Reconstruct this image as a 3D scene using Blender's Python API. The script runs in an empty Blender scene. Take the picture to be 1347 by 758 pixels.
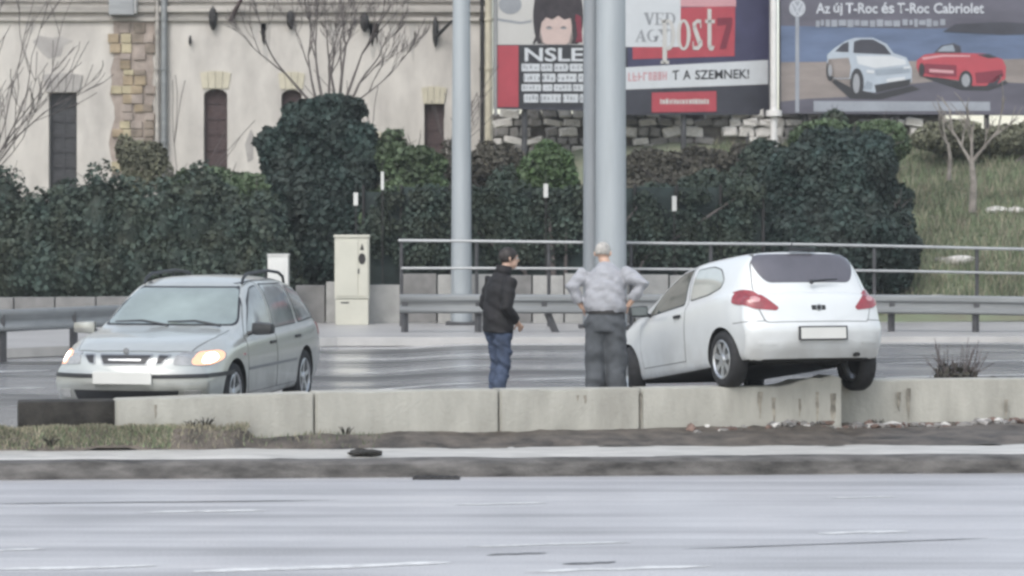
import bpy, bmesh, math, random
import numpy as np
from mathutils import Vector, Matrix, Euler
random.seed(7); rng = np.random.default_rng(7)
R = math.radians
C = bpy.context.scene.collection
scene = bpy.context.scene

# ------------------------------------------------------------------ camera
F = 3000.0            # focal length in photo pixels (photo is 1347 wide)
HOR = 300.0           # photo row of the horizon
H = 2.33              # camera height above the near carriageway
cam = bpy.data.cameras.new('camera'); cam_o = bpy.data.objects.new('camera', cam); C.objects.link(cam_o)
cam_o.location = (0, 0, H); cam_o.rotation_euler = (R(90), 0, 0)
cam.sensor_width = 36; cam.lens = 36 * F / 1347
cam.shift_y = -(379 - HOR) / 1347
cam.clip_start = .1; cam.clip_end = 3000
scene.camera = cam_o
# ------------------------------------------------------------------ light
SUN_EL, SUN_ROT = 48, 200
w = bpy.data.worlds.new('World'); scene.world = w; w.use_nodes = True
nt = w.node_tree; nt.nodes.clear()
sky = nt.nodes.new('ShaderNodeTexSky'); sky.sky_type = 'NISHITA'; sky.sun_disc = False
sky.sun_elevation = R(SUN_EL); sky.sun_rotation = R(SUN_ROT); sky.dust_density = 2; sky.air_density = 1.5
hs = nt.nodes.new('ShaderNodeHueSaturation'); hs.inputs['Saturation'].default_value = .55
bg = nt.nodes.new('ShaderNodeBackground'); bg.inputs['Strength'].default_value = .15
wo = nt.nodes.new('ShaderNodeOutputWorld')
nt.links.new(sky.outputs[0], hs.inputs['Color']); nt.links.new(hs.outputs[0], bg.inputs[0]); nt.links.new(bg.outputs[0], wo.inputs[0])
sun = bpy.data.lights.new('sun', 'SUN'); sun.energy = .8; sun.angle = R(25); sun.color = (1, .985, .965)
sun_o = bpy.data.objects.new('sun', sun); C.objects.link(sun_o)
# sky sun_rotation: direction (sin, cos) in plan
_sd = Vector((math.sin(R(SUN_ROT)) * math.cos(R(SUN_EL)), math.cos(R(SUN_ROT)) * math.cos(R(SUN_EL)), math.sin(R(SUN_EL))))
sun_o.rotation_euler = _sd.to_track_quat('Z', 'Y').to_euler(); sun_o.location = (0, 0, 60)
vs = scene.view_settings; vs.view_transform = 'Standard'; vs.look = 'None'; vs.gamma = 1; vs.exposure = .70
scene.cycles.use_denoising = True
scene.cycles.max_bounces = 6; scene.cycles.diffuse_bounces = 3; scene.cycles.glossy_bounces = 3
scene.cycles.pixel_filter_type = 'BLACKMAN_HARRIS'; scene.cycles.filter_width = 2.8
cam.dof.use_dof = True; cam.dof.focus_distance = 25; cam.dof.aperture_fstop = 2.8

def P(px, py, D):
    return Vector(((px - 673.5) / F * D, D, H - (py - HOR) / F * D))
def PX(px, D): return (px - 673.5) / F * D
def PZ(py, D): return H - (py - HOR) / F * D

# ------------------------------------------------------------------ materials
def mat(name, col, rough=.7, metal=0, var=.12, scale=3, bump=0, bscale=40, spec=.5, coat=0, stretch=None, emit=0, emitcol=None, attr=None, dark=None, ior=1.5):
    """procedural principled material: two noise octaves vary the base colour, optional bump; attr = per-face random"""
    m = bpy.data.materials.new(name); m.use_nodes = True
    n, l = m.node_tree.nodes, m.node_tree.links
    b = n['Principled BSDF']
    b.inputs['Roughness'].default_value = rough; b.inputs['Metallic'].default_value = metal
    b.inputs['Specular IOR Level'].default_value = spec; b.inputs['IOR'].default_value = ior
    b.inputs['Coat Weight'].default_value = coat; b.inputs['Coat Roughness'].default_value = .06
    tc = n.new('ShaderNodeTexCoord'); src = tc.outputs['Object']
    if stretch:
        mp = n.new('ShaderNodeMapping'); mp.inputs['Scale'].default_value = stretch; l.new(src, mp.inputs['Vector']); src = mp.outputs[0]
    nz = n.new('ShaderNodeTexNoise'); nz.inputs['Scale'].default_value = scale; nz.inputs['Detail'].default_value = 5; nz.inputs['Roughness'].default_value = .6
    l.new(src, nz.inputs['Vector'])
    rp = n.new('ShaderNodeValToRGB')
    d = dark if dark else tuple(c * (1 - 2 * var) for c in col)
    br = tuple(min(1, c * (1 + var)) for c in col)
    rp.color_ramp.elements[0].position = .32; rp.color_ramp.elements[1].position = .68
    rp.color_ramp.elements[0].color = (*d, 1); rp.color_ramp.elements[1].color = (*br, 1)
    l.new(nz.outputs['Fac'], rp.inputs[0]); out = rp.outputs[0]
    if attr:
        at = n.new('ShaderNodeAttribute'); at.attribute_name = 'rnd'
        mr = n.new('ShaderNodeMapRange'); mr.inputs['To Min'].default_value = 1 - attr; mr.inputs['To Max'].default_value = 1 + attr
        l.new(at.outputs['Fac'], mr.inputs['Value'])
        mx = n.new('ShaderNodeVectorMath'); mx.operation = 'SCALE'
        l.new(out, mx.inputs[0]); l.new(mr.outputs[0], mx.inputs['Scale']); out = mx.outputs[0]
    l.new(out, b.inputs['Base Color'])
    if bump:
        n2 = n.new('ShaderNodeTexNoise'); n2.inputs['Scale'].default_value = bscale; n2.inputs['Detail'].default_value = 4
        l.new(tc.outputs['Object'], n2.inputs['Vector'])
        bp = n.new('ShaderNodeBump'); bp.inputs['Strength'].default_value = bump; bp.inputs['Distance'].default_value = .02
        l.new(n2.outputs['Fac'], bp.inputs['Height']); l.new(bp.outputs[0], b.inputs['Normal'])
    if emit:
        b.inputs['Emission Color'].default_value = (*(emitcol or col), 1); b.inputs['Emission Strength'].default_value = emit
    return m

# ------------------------------------------------------------------ mesh helpers
def link(name, me, m=None, parent=None, smooth=False, kind=None):
    o = bpy.data.objects.new(name, me); C.objects.link(o)
    if m is not None:
        for k in (m if isinstance(m, (list, tuple)) else [m]): me.materials.append(k)
    if parent is not None: o.parent = parent
    if smooth:
        me.polygons.foreach_set('use_smooth', [True] * len(me.polygons))
        try: me.set_sharp_from_angle(angle=R(38))
        except Exception: pass
    if kind: o['kind'] = kind
    return o

class MB:
    def __init__(s): s.v = []; s.f = []; s.mi = []
    def add(s, vs, fs, mi=0):
        o = len(s.v); s.v += [tuple(v) for v in vs]; s.f += [[i + o for i in f] for f in fs]; s.mi += [mi] * len(fs); return s
    def box(s, c, size, rot=None, mi=0, taper=1):
        x, y, z = (k / 2 for k in size); c = Vector(c)
        vs = [(-x, -y, -z), (x, -y, -z), (x, y, -z), (-x, y, -z), (-x * taper, -y * taper, z), (x * taper, -y * taper, z), (x * taper, y * taper, z), (-x * taper, y * taper, z)]
        M = rot if isinstance(rot, Matrix) else (Euler(rot).to_matrix() if rot else Matrix.Identity(3))
        return s.add([c + M @ Vector(v) for v in vs], [(0, 3, 2, 1), (4, 5, 6, 7), (0, 1, 5, 4), (1, 2, 6, 5), (2, 3, 7, 6), (3, 0, 4, 7)], mi)
    def bbox(s, c, size, bev=.01, rot=None, mi=0):
        """box with bevelled edges"""
        bm = bmesh.new(); bmesh.ops.create_cube(bm, size=1)
        for v in bm.verts: v.co = Vector((v.co.x * size[0], v.co.y * size[1], v.co.z * size[2]))
        bmesh.ops.bevel(bm, geom=bm.edges[:], offset=bev, segments=2, profile=.7, affect='EDGES')
        M = rot if isinstance(rot, Matrix) else (Euler(rot).to_matrix() if rot else Matrix.Identity(3))
        bm.verts.index_update(); s.add([Vector(c) + M @ v.co for v in bm.verts], [[v.index for v in f.verts] for f in bm.faces], mi); bm.free(); return s
    def tube(s, pts, rad, n=10, mi=0, cap=True, ell=None):
        pts = [Vector(p) for p in pts]; k = len(pts)
        rad = [rad] * k if not hasattr(rad, '__len__') else rad
        ref = Vector((0, 0, 1)) if abs((pts[-1] - pts[0]).normalized().z) < .8 else Vector((0, 1, 0))
        vs = []
        for i, p in enumerate(pts):
            t = (pts[min(i + 1, k - 1)] - pts[max(i - 1, 0)]).normalized()
            a = t.cross(ref).normalized(); b = a.cross(t).normalized()
            for j in range(n):
                q = 2 * math.pi * j / n
                rx, ry = rad[i] if hasattr(rad[i], '__len__') else (rad[i], rad[i])
                vs.append(p + a * math.cos(q) * rx + b * math.sin(q) * ry)
        fs = [(i * n + j, i * n + (j + 1) % n, (i + 1) * n + (j + 1) % n, (i + 1) * n + j) for i in range(k - 1) for j in range(n)]
        if cap: fs += [list(range(n))[::-1], list(range((k - 1) * n, k * n))]
        return s.add(vs, fs, mi)
    def lathe(s, prof, n=32, axis='y', c=(0, 0, 0), mi=0, closed=False):
        vs = []; c = Vector(c)
        for r, h in prof:
            for j in range(n):
                q = 2 * math.pi * j / n
                v = {'y': (r * math.cos(q), h, r * math.sin(q)), 'z': (r * math.cos(q), r * math.sin(q), h), 'x': (h, r * math.cos(q), r * math.sin(q))}[axis]
                vs.append(c + Vector(v))
        k = len(prof)
        fs = [(i * n + j, i * n + (j + 1) % n, ((i + 1) % k) * n + (j + 1) % n, ((i + 1) % k) * n + j) for i in range(k if closed else k - 1) for j in range(n)]
        return s.add(vs, fs, mi)
    def prism(s, poly, depth, fn, mi=0):
        """poly of 2-D points swept over depth; fn(u, v, w) -> 3-D"""
        n = len(poly)
        vs = [fn(u, v, 0) for u, v in poly] + [fn(u, v, depth) for u, v in poly]
        return s.add(vs, [list(range(n))[::-1], list(range(n, 2 * n))] + [(i, (i + 1) % n, n + (i + 1) % n, n + i) for i in range(n)], mi)
    def ball(s, c, r, sub=2, scale=(1, 1, 1), rough=0, rot=None, mi=0):
        bm = bmesh.new(); bmesh.ops.create_icosphere(bm, subdivisions=sub, radius=1)
        M = Euler(rot).to_matrix() if rot else Matrix.Identity(3); c = Vector(c)
        bm.verts.index_update()
        vs = []
        for v in bm.verts:
            k = r * (1 + random.uniform(-rough, rough))
            vs.append(c + M @ Vector((v.co.x * scale[0] * k, v.co.y * scale[1] * k, v.co.z * scale[2] * k)))
        s.add(vs, [[v.index for v in f.verts] for f in bm.faces], mi); bm.free(); return s
    def mesh(s, name, recalc=True):
        me = bpy.data.meshes.new(name); me.from_pydata(s.v, [], s.f)
        me.polygons.foreach_set('material_index', s.mi)
        if recalc:
            bm = bmesh.new(); bm.from_mesh(me); bmesh.ops.recalc_face_normals(bm, faces=bm.faces[:]); bm.to_mesh(me); bm.free()
        return me
    def build(s, name, m, parent=None, smooth=False, kind=None, recalc=True):
        return link(name, s.mesh(name, recalc), m, parent, smooth, kind)

def tag(o, label=None, cat=None, group=None, kind=None):
    if label: o['label'] = label
    if cat: o['category'] = cat
    if group: o['group'] = group
    if kind: o['kind'] = kind
    return o
def thing(name, label, cat, loc=(0, 0, 0), rotz=0, group=None):
    o = bpy.data.objects.new(name, None); C.objects.link(o); o.location = loc; o.rotation_euler = (0, 0, rotz)
    o.empty_display_size = .2
    return tag(o, label, cat, group)
def copy_tree(o, parent=None, label=None, loc=None, rotz=None):
    c = o.copy(); C.objects.link(c)
    if parent is not None: c.parent = parent
    for ch in list(o.children): copy_tree(ch, c)
    if label: c['label'] = label
    if loc is not None: c.location = loc
    if rotz is not None: c.rotation_euler = (0, 0, rotz)
    return c
def grid_mesh(name, fn, nu, nv):
    """sheet: fn(i/nu, j/nv) -> (x, y, z)"""
    vs = [fn(i / nu, j / nv) for j in range(nv + 1) for i in range(nu + 1)]
    fs = [(j * (nu + 1) + i, j * (nu + 1) + i + 1, (j + 1) * (nu + 1) + i + 1, (j + 1) * (nu + 1) + i) for j in range(nv) for i in range(nu)]
    me = bpy.data.meshes.new(name); me.from_pydata(vs, [], fs); return me
def quads_mesh(name, V, rnd=None):
    """V: (n,4,3) array of quads; rnd: per-face random attribute"""
    n = len(V); me = bpy.data.meshes.new(name)
    me.vertices.add(n * 4); me.vertices.foreach_set('co', V.reshape(-1).astype(np.float32))
    me.loops.add(n * 4); me.loops.foreach_set('vertex_index', np.arange(n * 4, dtype=np.int32))
    me.polygons.add(n); me.polygons.foreach_set('loop_start', np.arange(0, n * 4, 4, dtype=np.int32))
    me.update(calc_edges=True)
    a = me.attributes.new('rnd', 'FLOAT', 'FACE'); a.data.foreach_set('value', (rng.random(n) if rnd is None else rnd).astype(np.float32))
    return me
def pchip(xk, yk, x):
    xk = np.asarray(xk, float); yk = np.asarray(yk, float); x = np.asarray(x, float)
    h = np.diff(xk); d = np.diff(yk) / h; m = np.zeros_like(yk)
    for i in range(1, len(xk) - 1):
        if d[i - 1] * d[i] > 0:
            w1 = 2 * h[i] + h[i - 1]; w2 = h[i] + 2 * h[i - 1]; m[i] = (w1 + w2) / (w1 / d[i - 1] + w2 / d[i])
    m[0] = d[0]; m[-1] = d[-1]
    i = np.clip(np.searchsorted(xk, x) - 1, 0, len(h) - 1); t = np.clip((x - xk[i]) / h[i], 0, 1)
    return (yk[i] * (1 + 2 * t) * (1 - t) ** 2 + h[i] * m[i] * t * (1 - t) ** 2 + yk[i + 1] * t * t * (3 - 2 * t) + h[i] * m[i + 1] * t * t * (t - 1))
def vnoise(x, y, seed=0):
    """cheap smooth value noise for geometry"""
    x = np.asarray(x, float); y = np.asarray(y, float); xi = np.floor(x); yi = np.floor(y); fx = x - xi; fy = y - yi
    h = lambda a, b: np.modf(np.abs(np.sin(a * 127.1 + b * 311.7 + seed * 17.3) * 43758.5453))[0]
    sx = fx * fx * (3 - 2 * fx); sy = fy * fy * (3 - 2 * fy)
    return (h(xi, yi) * (1 - sx) + h(xi + 1, yi) * sx) * (1 - sy) + (h(xi, yi + 1) * (1 - sx) + h(xi + 1, yi + 1) * sx) * sy
# ------------------------------------------------------------------ material library
def wet_road(name, base, seed, rough=(.62, .34), lo=.62, hi=1.35, spec=.5, sy=2.3):
    """wet asphalt: streaks along the carriageway alternate shining film and duller tracks; grain bump"""
    m = bpy.data.materials.new(name); m.use_nodes = True; n, l = m.node_tree.nodes, m.node_tree.links
    b = n['Principled BSDF']; b.inputs['IOR'].default_value = 1.45; b.inputs['Specular IOR Level'].default_value = spec
    tc = n.new('ShaderNodeTexCoord')
    def noise(scale, sc, det=5):
        mp = n.new('ShaderNodeMapping'); mp.inputs['Scale'].default_value = sc; mp.inputs['Location'].default_value = (seed, seed * 1.7, 0); mp.inputs['Rotation'].default_value = (0, 0, R(-4))
        l.new(tc.outputs['Object'], mp.inputs['Vector']); z = n.new('ShaderNodeTexNoise'); z.inputs['Scale'].default_value = scale; z.inputs['Detail'].default_value = det
        l.new(mp.outputs[0], z.inputs['Vector']); return z.outputs['Fac']
    st = noise(1.0, (.11 if sy > 1 else .07, sy, 1)); fine = noise(60, (1, 1, 1), 3); blot = noise(.5, (1, 1.6, 1))
    def ramp(src, p0, p1, c0, c1):
        r = n.new('ShaderNodeValToRGB'); r.color_ramp.elements[0].position = p0; r.color_ramp.elements[1].position = p1
        r.color_ramp.elements[0].color = (*c0, 1); r.color_ramp.elements[1].color = (*c1, 1); l.new(src, r.inputs[0]); return r.outputs[0]
    mx = n.new('ShaderNodeMix'); mx.data_type = 'FLOAT'; mx.inputs['Factor'].default_value = .35; l.new(st, mx.inputs[2]); l.new(blot, mx.inputs[3]); both = mx.outputs[0]
    d = tuple(k * lo for k in base); br = tuple(k * hi for k in base)
    cr = ramp(both, .38, .60, d, br)
    gr = ramp(fine, .35, .65, (.8, .8, .8), (1.15, 1.15, 1.15))
    vm = n.new('ShaderNodeVectorMath'); vm.operation = 'MULTIPLY'; l.new(cr, vm.inputs[0]); l.new(gr, vm.inputs[1]); l.new(vm.outputs[0], b.inputs['Base Color'])
    mr = n.new('ShaderNodeMapRange'); mr.inputs['From Min'].default_value = .36; mr.inputs['From Max'].default_value = .64; mr.inputs['To Min'].default_value = rough[0]; mr.inputs['To Max'].default_value = rough[1]
    l.new(both, mr.inputs['Value']); l.new(mr.outputs[0], b.inputs['Roughness'])
    bp = n.new('ShaderNodeBump'); bp.inputs['Strength'].default_value = .25; bp.inputs['Distance'].default_value = .006; l.new(fine, bp.inputs['Height']); l.new(bp.outputs[0], b.inputs['Normal'])
    return m
M = dict(
    rubber=mat('rubber', (.022, .022, .024), .75, var=.2, scale=20),
    alloy=mat('alloy', (.55, .56, .57), .32, .85, var=.06, scale=12),
    underside=mat('underside', (.018, .018, .018), .9, var=.3, scale=9),
    white_paint=mat('white_paint', (.63, .65, .655), .28, var=.015, scale=4, coat=.6),
    silver_paint=mat('silver_paint', (.54, .555, .53), .30, .5, var=.03, scale=5, coat=.6),
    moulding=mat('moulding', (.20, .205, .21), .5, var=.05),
    seam=mat('seam', (.10, .10, .10), .8, var=.1),
    trim=mat('trim', (.022, .023, .026), .45, var=.1, scale=12),
    dark_glass=mat('dark_glass', (.095, .090, .105), .05, var=.08, spec=.8, coat=.4),
    car_glass=mat('car_glass', (.075, .088, .082), .04, var=.15, scale=1.3, spec=.9, coat=.5),
    side_glass=mat('side_glass', (.24, .26, .255), .10, var=.25, scale=1.6, spec=.6, coat=.3),  # reflected sky put into the pale base colour
    sky_pale_glass=mat('sky_pale_glass', (.42, .44, .41), .06, var=.1, scale=1.2, spec=1, coat=.8, ior=1.7),  # the bright sky mirrored in this pane is put into its colour
    windscreen=mat('windscreen', (.26, .31, .29), .05, var=.16, scale=1.1, spec=1, coat=.8, ior=1.7),  # pale base stands for the dashboard behind and the reflected sky
    chrome=mat('chrome', (.30, .31, .32), .3, .5, var=.03),
    lamp_dark=mat('lamp_dark', (.06, .012, .015), .25, var=.1),
    lamp_clear=mat('lamp_clear', (.36, .36, .355), .15, .25, var=.12, scale=9, coat=.6),
    lamp_lit=mat('lamp_lit', (.9, .85, .75), .3, var=.02, emit=8, emitcol=(1, .86, .74)),
    lamp_halo=mat('lamp_halo', (.30, .16, .11), .3, var=.05, emit=.85, emitcol=(1, .48, .30)),
    tail_red=mat('tail_red', (.27, .035, .045), .22, var=.15, scale=10, coat=.6),
    tail_pale=mat('tail_pale', (.48, .25, .26), .25, var=.1, scale=14, coat=.5),
    plate=mat('plate', (.60, .60, .575), .5, var=.02),
    concrete=mat('concrete', (.44, .43, .385), .85, var=.05, scale=2.6, bump=.35, bscale=25, stretch=(1.6, 1.6, .45), dark=(.33, .32, .285)),
    concrete_pale=mat('concrete_pale', (.38, .375, .36), .8, var=.10, scale=3, bump=.2),
    concrete_grey=mat('concrete_grey', (.21, .205, .20), .85, var=.14, scale=2.5, bump=.2),
    stain=mat('stain', (.31, .285, .24), .9, var=.3, scale=8),
    dark_block=mat('dark_block', (.035, .032, .028), .9, var=.35, scale=5, bump=.5),
    kerb_top=mat('kerb_top', (.50, .485, .455), .5, var=.14, scale=4, bump=.25, stretch=(.5, 3, 1)),
    kerb_dirt=mat('kerb_dirt', (.125, .118, .112), .8, var=.35, scale=4, bump=.5, stretch=(.6, 2, 2)),
    soil=mat('soil', (.105, .088, .072), .62, var=.35, scale=4, bump=.8, bscale=30),
    pavement=mat('pavement', (.40, .39, .38), .45, var=.12, scale=1.6, bump=.1, stretch=(.6, 2, 1)),
    near_road=wet_road('near_road', (.42, .417, .428), 3.1, (.62, .28), .72, 1.2), far_road=wet_road('far_road', (.25, .25, .255), 8.4, (.36, .06), .30, 1.7, 1.0, .75),
    marking=mat('marking', (.78, .78, .77), .4, var=.06, scale=9, dark=(.50, .50, .50)),
    tar=mat('tar', (.055, .055, .06), .4, var=.2),
    grass_ground=mat('grass_ground', (.135, .16, .10), .95, var=.3, scale=.8, bump=.6, bscale=8, dark=(.15, .125, .095)),
    grass=mat('grass', (.165, .205, .120), .8, var=.25, scale=.7, attr=.45),
    dry_grass=mat('dry_grass', (.30, .275, .20), .85, var=.2, scale=1.5, attr=.35),
    leaf_dark=mat('leaf_dark', (.042, .064, .054), .7, spec=.3, var=.2, scale=1.7, dark=(.050, .058, .040), attr=.40),
    leaf_ivy=mat('leaf_ivy', (.030, .052, .046), .7, spec=.3, var=.2, scale=1.5, dark=(.034, .042, .036), attr=.40),
    leaf_mid=mat('leaf_mid', (.070, .105, .050), .6, var=.25, scale=.9, attr=.5),
    leaf_bright=mat('leaf_bright', (.070, .115, .045), .6, var=.22, scale=.9, attr=.5),
    leaf_olive=mat('leaf_olive', (.15, .152, .10), .7, var=.25, scale=1.2, attr=.4),
    leaf_brown=mat('leaf_brown', (.078, .072, .056), .8, var=.3, scale=1.0, attr=.5),
    bark=mat('bark', (.125, .108, .104), .9, var=.2, scale=6, bump=.3),
    bark_pale=mat('bark_pale', (.25, .225, .20), .9, var=.2, scale=6),
    plaster=mat('plaster', (.56, .53, .49), .9, var=.05, scale=1.3, bump=.3, bscale=6, stretch=(1, 1, .45), dark=(.40, .375, .35)),
    plaster_worn=mat('plaster_worn', (.36, .34, .325), .9, var=.1, scale=2),
    plaster_cream=mat('plaster_cream', (.53, .49, .385), .9, var=.08, scale=2),
    plaster_stain=mat('plaster_stain', (.42, .40, .375), .9, var=.1, scale=1.5),
    cornice=mat('cornice', (.40, .375, .345), .9, var=.22, scale=2, stretch=(.4, 1, 2)),
    stone_ochre=mat('stone_ochre', (.34, .27, .185), .9, var=.2, scale=3, bump=.3),
    stone_brown=mat('stone_brown', (.26, .215, .175), .9, var=.2, scale=3, bump=.3),
    stone_yellow=mat('stone_yellow', (.43, .375, .255), .9, var=.15, scale=3, bump=.3),
    stone_pink=mat('stone_pink', (.34, .285, .25), .9, var=.15, scale=3, bump=.3),
    rubble_pale=mat('rubble_pale', (.58, .56, .53), .9, var=.15, scale=5, bump=.3),
    rubble_grey=mat('rubble_grey', (.24, .23, .22), .9, var=.25, scale=5, bump=.3),
    rubble_red=mat('rubble_red', (.17, .115, .095), .9, var=.25, scale=6, bump=.3),
    mortar=mat('mortar', (.135, .125, .115), .95, var=.3, scale=4),
    shutter=mat('shutter', (.055, .055, .060), .8, var=.2, scale=5, stretch=(1, 1, 6)),
    shutter_brown=mat('shutter_brown', (.075, .050, .050), .8, var=.2, scale=5, stretch=(1, 1, 6)),
    window_dark=mat('window_dark', (.03, .03, .035), .2, var=.2),
    iron=mat('iron', (.028, .026, .026), .7, var=.2),
    galvanised=mat('galvanised', (.24, .25, .255), .5, .3, var=.08, scale=3, stretch=(.3, 1, 3)),
    galvanised_dull=mat('galvanised_dull', (.30, .31, .32), .5, .4, var=.10, scale=3, stretch=(.3, 1, 3)),
    rail_post=mat('rail_post', (.075, .075, .08), .7, .2, var=.2),
    steel_rail=mat('steel_rail', (.36, .37, .375), .45, .4, var=.08, scale=3),
    mast=mat('mast', (.38, .41, .43), .5, .25, var=.05, scale=1.2, stretch=(3, 3, .3)),
    mast_dark=mat('mast_dark', (.27, .29, .31), .55, .25, var=.06, scale=1.2, stretch=(3, 3, .3)),
    cabinet=mat('cabinet', (.52, .51, .44), .55, var=.04, scale=2),
    cabinet_white=mat('cabinet_white', (.62, .62, .60), .55, var=.04, scale=2),
    netting=mat('netting', (.022, .034, .032), .9, var=.3, scale=2, bump=.4, bscale=60),
    tag_white=mat('tag_white', (.58, .58, .56), .5, var=.03),
    skin=mat('skin', (.50, .33, .25), .55, var=.05, scale=8),
    hair_dark=mat('hair_dark', (.028, .022, .020), .6, var=.3, scale=30),
    hair_grey=mat('hair_grey', (.42, .40, .37), .6, var=.15, scale=30),
    jacket=mat('jacket', (.011, .010, .012), .75, var=.25, scale=7),
    jeans=mat('jeans', (.055, .075, .125), .85, var=.22, scale=6, bump=.15, bscale=120),
    sweater=mat('sweater', (.36, .365, .392), .9, var=.10, scale=7, bump=.3, bscale=90),
    trousers=mat('trousers', (.085, .092, .102), .85, var=.16, scale=5, bump=.2, bscale=90),
    belt=mat('belt', (.02, .018, .018), .6, var=.1),
    shoe=mat('shoe', (.03, .028, .028), .6, var=.2),
    p_white=mat('p_white', (.58, .60, .62), .45, var=.02), p_cream=mat('p_cream', (.54, .525, .50), .45, var=.02),
    p_reddark=mat('p_reddark', (.20, .03, .05), .45, var=.05), p_red=mat('p_red', (.42, .065, .085), .45, var=.05), p_redpale=mat('p_redpale', (.56, .30, .32), .45, var=.03),
    p_navy=mat('p_navy', (.060, .058, .115), .45, var=.12, scale=1.0), p_dark=mat('p_dark', (.050, .050, .065), .45, var=.15, scale=1.5),
    p_ink=mat('p_ink', (.035, .035, .04), .5, var=.1), p_grey=mat('p_grey', (.30, .31, .33), .5, var=.05),
    p_skin=mat('p_skin', (.58, .45, .41), .5, var=.04), p_hair=mat('p_hair', (.045, .035, .04), .5, var=.2, scale=6),
    p_sea=mat('p_sea', (.115, .155, .25), .45, var=.16, scale=1.1, stretch=(.5, 1, 2)), p_sand=mat('p_sand', (.26, .225, .21), .45, var=.14, scale=1.4, stretch=(.5, 1, 2)),
    p_dusk=mat('p_dusk', (.115, .11, .14), .45, var=.14, scale=1.0, stretch=(.5, 1, 2)), p_carwhite=mat('p_carwhite', (.40, .45, .51), .45, var=.06, scale=1.5),
    p_carshade=mat('p_carshade', (.28, .32, .37), .45, var=.06, scale=2), p_text=mat('p_text', (.52, .54, .58), .45, var=.03), p_dim=mat('p_dim', (.30, .32, .36), .45, var=.08, scale=2),
    board_frame=mat('board_frame', (.30, .30, .30), .5, .3, var=.08), board_white=mat('board_white', (.68, .67, .65), .5, var=.05),
)
def tint_low(m, z0, z1, col, amt):
    """blends towards col lower down, strongest at the sills, broken up by noise"""
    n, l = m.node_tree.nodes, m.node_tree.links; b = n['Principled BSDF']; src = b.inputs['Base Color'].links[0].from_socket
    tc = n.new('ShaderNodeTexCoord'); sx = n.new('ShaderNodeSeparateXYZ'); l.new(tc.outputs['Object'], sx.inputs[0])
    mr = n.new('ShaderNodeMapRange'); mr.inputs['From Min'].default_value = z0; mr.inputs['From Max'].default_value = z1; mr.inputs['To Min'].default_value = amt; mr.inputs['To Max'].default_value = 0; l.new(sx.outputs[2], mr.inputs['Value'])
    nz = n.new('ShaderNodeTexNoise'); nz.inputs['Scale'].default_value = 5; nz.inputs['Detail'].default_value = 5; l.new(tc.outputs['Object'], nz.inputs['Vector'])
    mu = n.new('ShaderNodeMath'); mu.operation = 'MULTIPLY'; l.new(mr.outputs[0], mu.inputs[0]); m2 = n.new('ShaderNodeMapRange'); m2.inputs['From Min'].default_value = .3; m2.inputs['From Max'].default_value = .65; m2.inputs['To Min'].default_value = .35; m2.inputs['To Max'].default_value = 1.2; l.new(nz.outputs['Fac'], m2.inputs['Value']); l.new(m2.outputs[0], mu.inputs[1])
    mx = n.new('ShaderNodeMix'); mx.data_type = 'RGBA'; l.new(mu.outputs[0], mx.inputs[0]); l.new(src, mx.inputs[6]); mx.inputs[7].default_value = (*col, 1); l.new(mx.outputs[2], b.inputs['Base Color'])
tint_low(M['white_paint'], .2, .75, (.26, .245, .22), .42); tint_low(M['silver_paint'], .2, .8, (.15, .145, .13), .7)  # both paints turn greyer towards the bottom
M['strip_grey'] = M['moulding']; M['bumper_white'] = M['white_paint']  # plain grey plastic and plain body white under second keys
# ================================================================== ground, roads
def kerb_y(X): return 21.36 + .066 * X            # foot of the near kerb
def wall_y(X): return 23.50 + .300 * X            # camera side face of the concrete wall
ZF = .35                                          # far carriageway level
def struct(name, me, m, parent=None, smooth=False):
    return link(name, me, m, parent, smooth, 'structure')
# base ground reaching the horizon
struct('ground', grid_mesh('ground', lambda u, v: (-260 + 520 * u, -160 + 520 * v, -.35), 6, 6), M['soil'])
near = struct('near_road', grid_mesh('near_road', lambda u, v: (-45 + 90 * u, 0 + (kerb_y(-45 + 90 * u) + .02) * v, 0) if v > 0 else (-45 + 90 * u, -12, 0), 30, 12), M['near_road'])
def far_edge(X):                                  # far kerb line
    return float(np.interp(X, [-45, -9, -3.6, 45], [33.0, 34.6, 39.2, 40.4]))
def back(X): return .15 + .42 * min(1, max(0, (X - 3.45) / .15))                 # the last wall block was shoved back
def zfar(X): k = min(1, max(0, (-.6 - X) / 1.4)); return ZF - .06 * k * k * (3 - 2 * k)   # the carriageway dips a little to the left
far = struct('far_road', grid_mesh('far_road', lambda u, v: (lambda X: (X, wall_y(X) + back(X) + (far_edge(X) - wall_y(X) - back(X)) * v, zfar(X)))(-30 + 60 * u), 180, 8), M['far_road'])
# kerb: dirty upright face and paler worn top, slightly uneven
def ring_strip(name, prof, x0, x1, n, m, amp=.012, seed=1, base=kerb_y):
    vs = []; k = len(prof)
    for i in range(n + 1):
        X = x0 + (x1 - x0) * i / n
        for j, (dy, z) in enumerate(prof):
            jy = float(vnoise(X * 1.7, j * 3.1, seed) - .5) * amp * 2; jz = float(vnoise(X * 2.3, j * 1.7 + 9, seed) - .5) * amp
            vs.append((X, base(X) + dy + jy, z + (jz if z > .02 else 0)))
    fs = [(i * k + j, (i + 1) * k + j, (i + 1) * k + j + 1, i * k + j + 1) for i in range(n) for j in range(k - 1)]
    me = bpy.data.meshes.new(name); me.from_pydata(vs, [], fs); return struct(name, me, m, None, True)
ring_strip('kerb', [(0, -.06), (.006, .05), (.016, .125), (.05, .155), (.13, .165), (.20, .166)], -20, 20, 260, M['kerb_dirt'], .020)
ring_strip('pavement', [(.185, .160), (.30, .172), (.55, .176), (.80, .180), (1.02, .178)], -20, 20, 220, M['kerb_top'], .022, 4)
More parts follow.
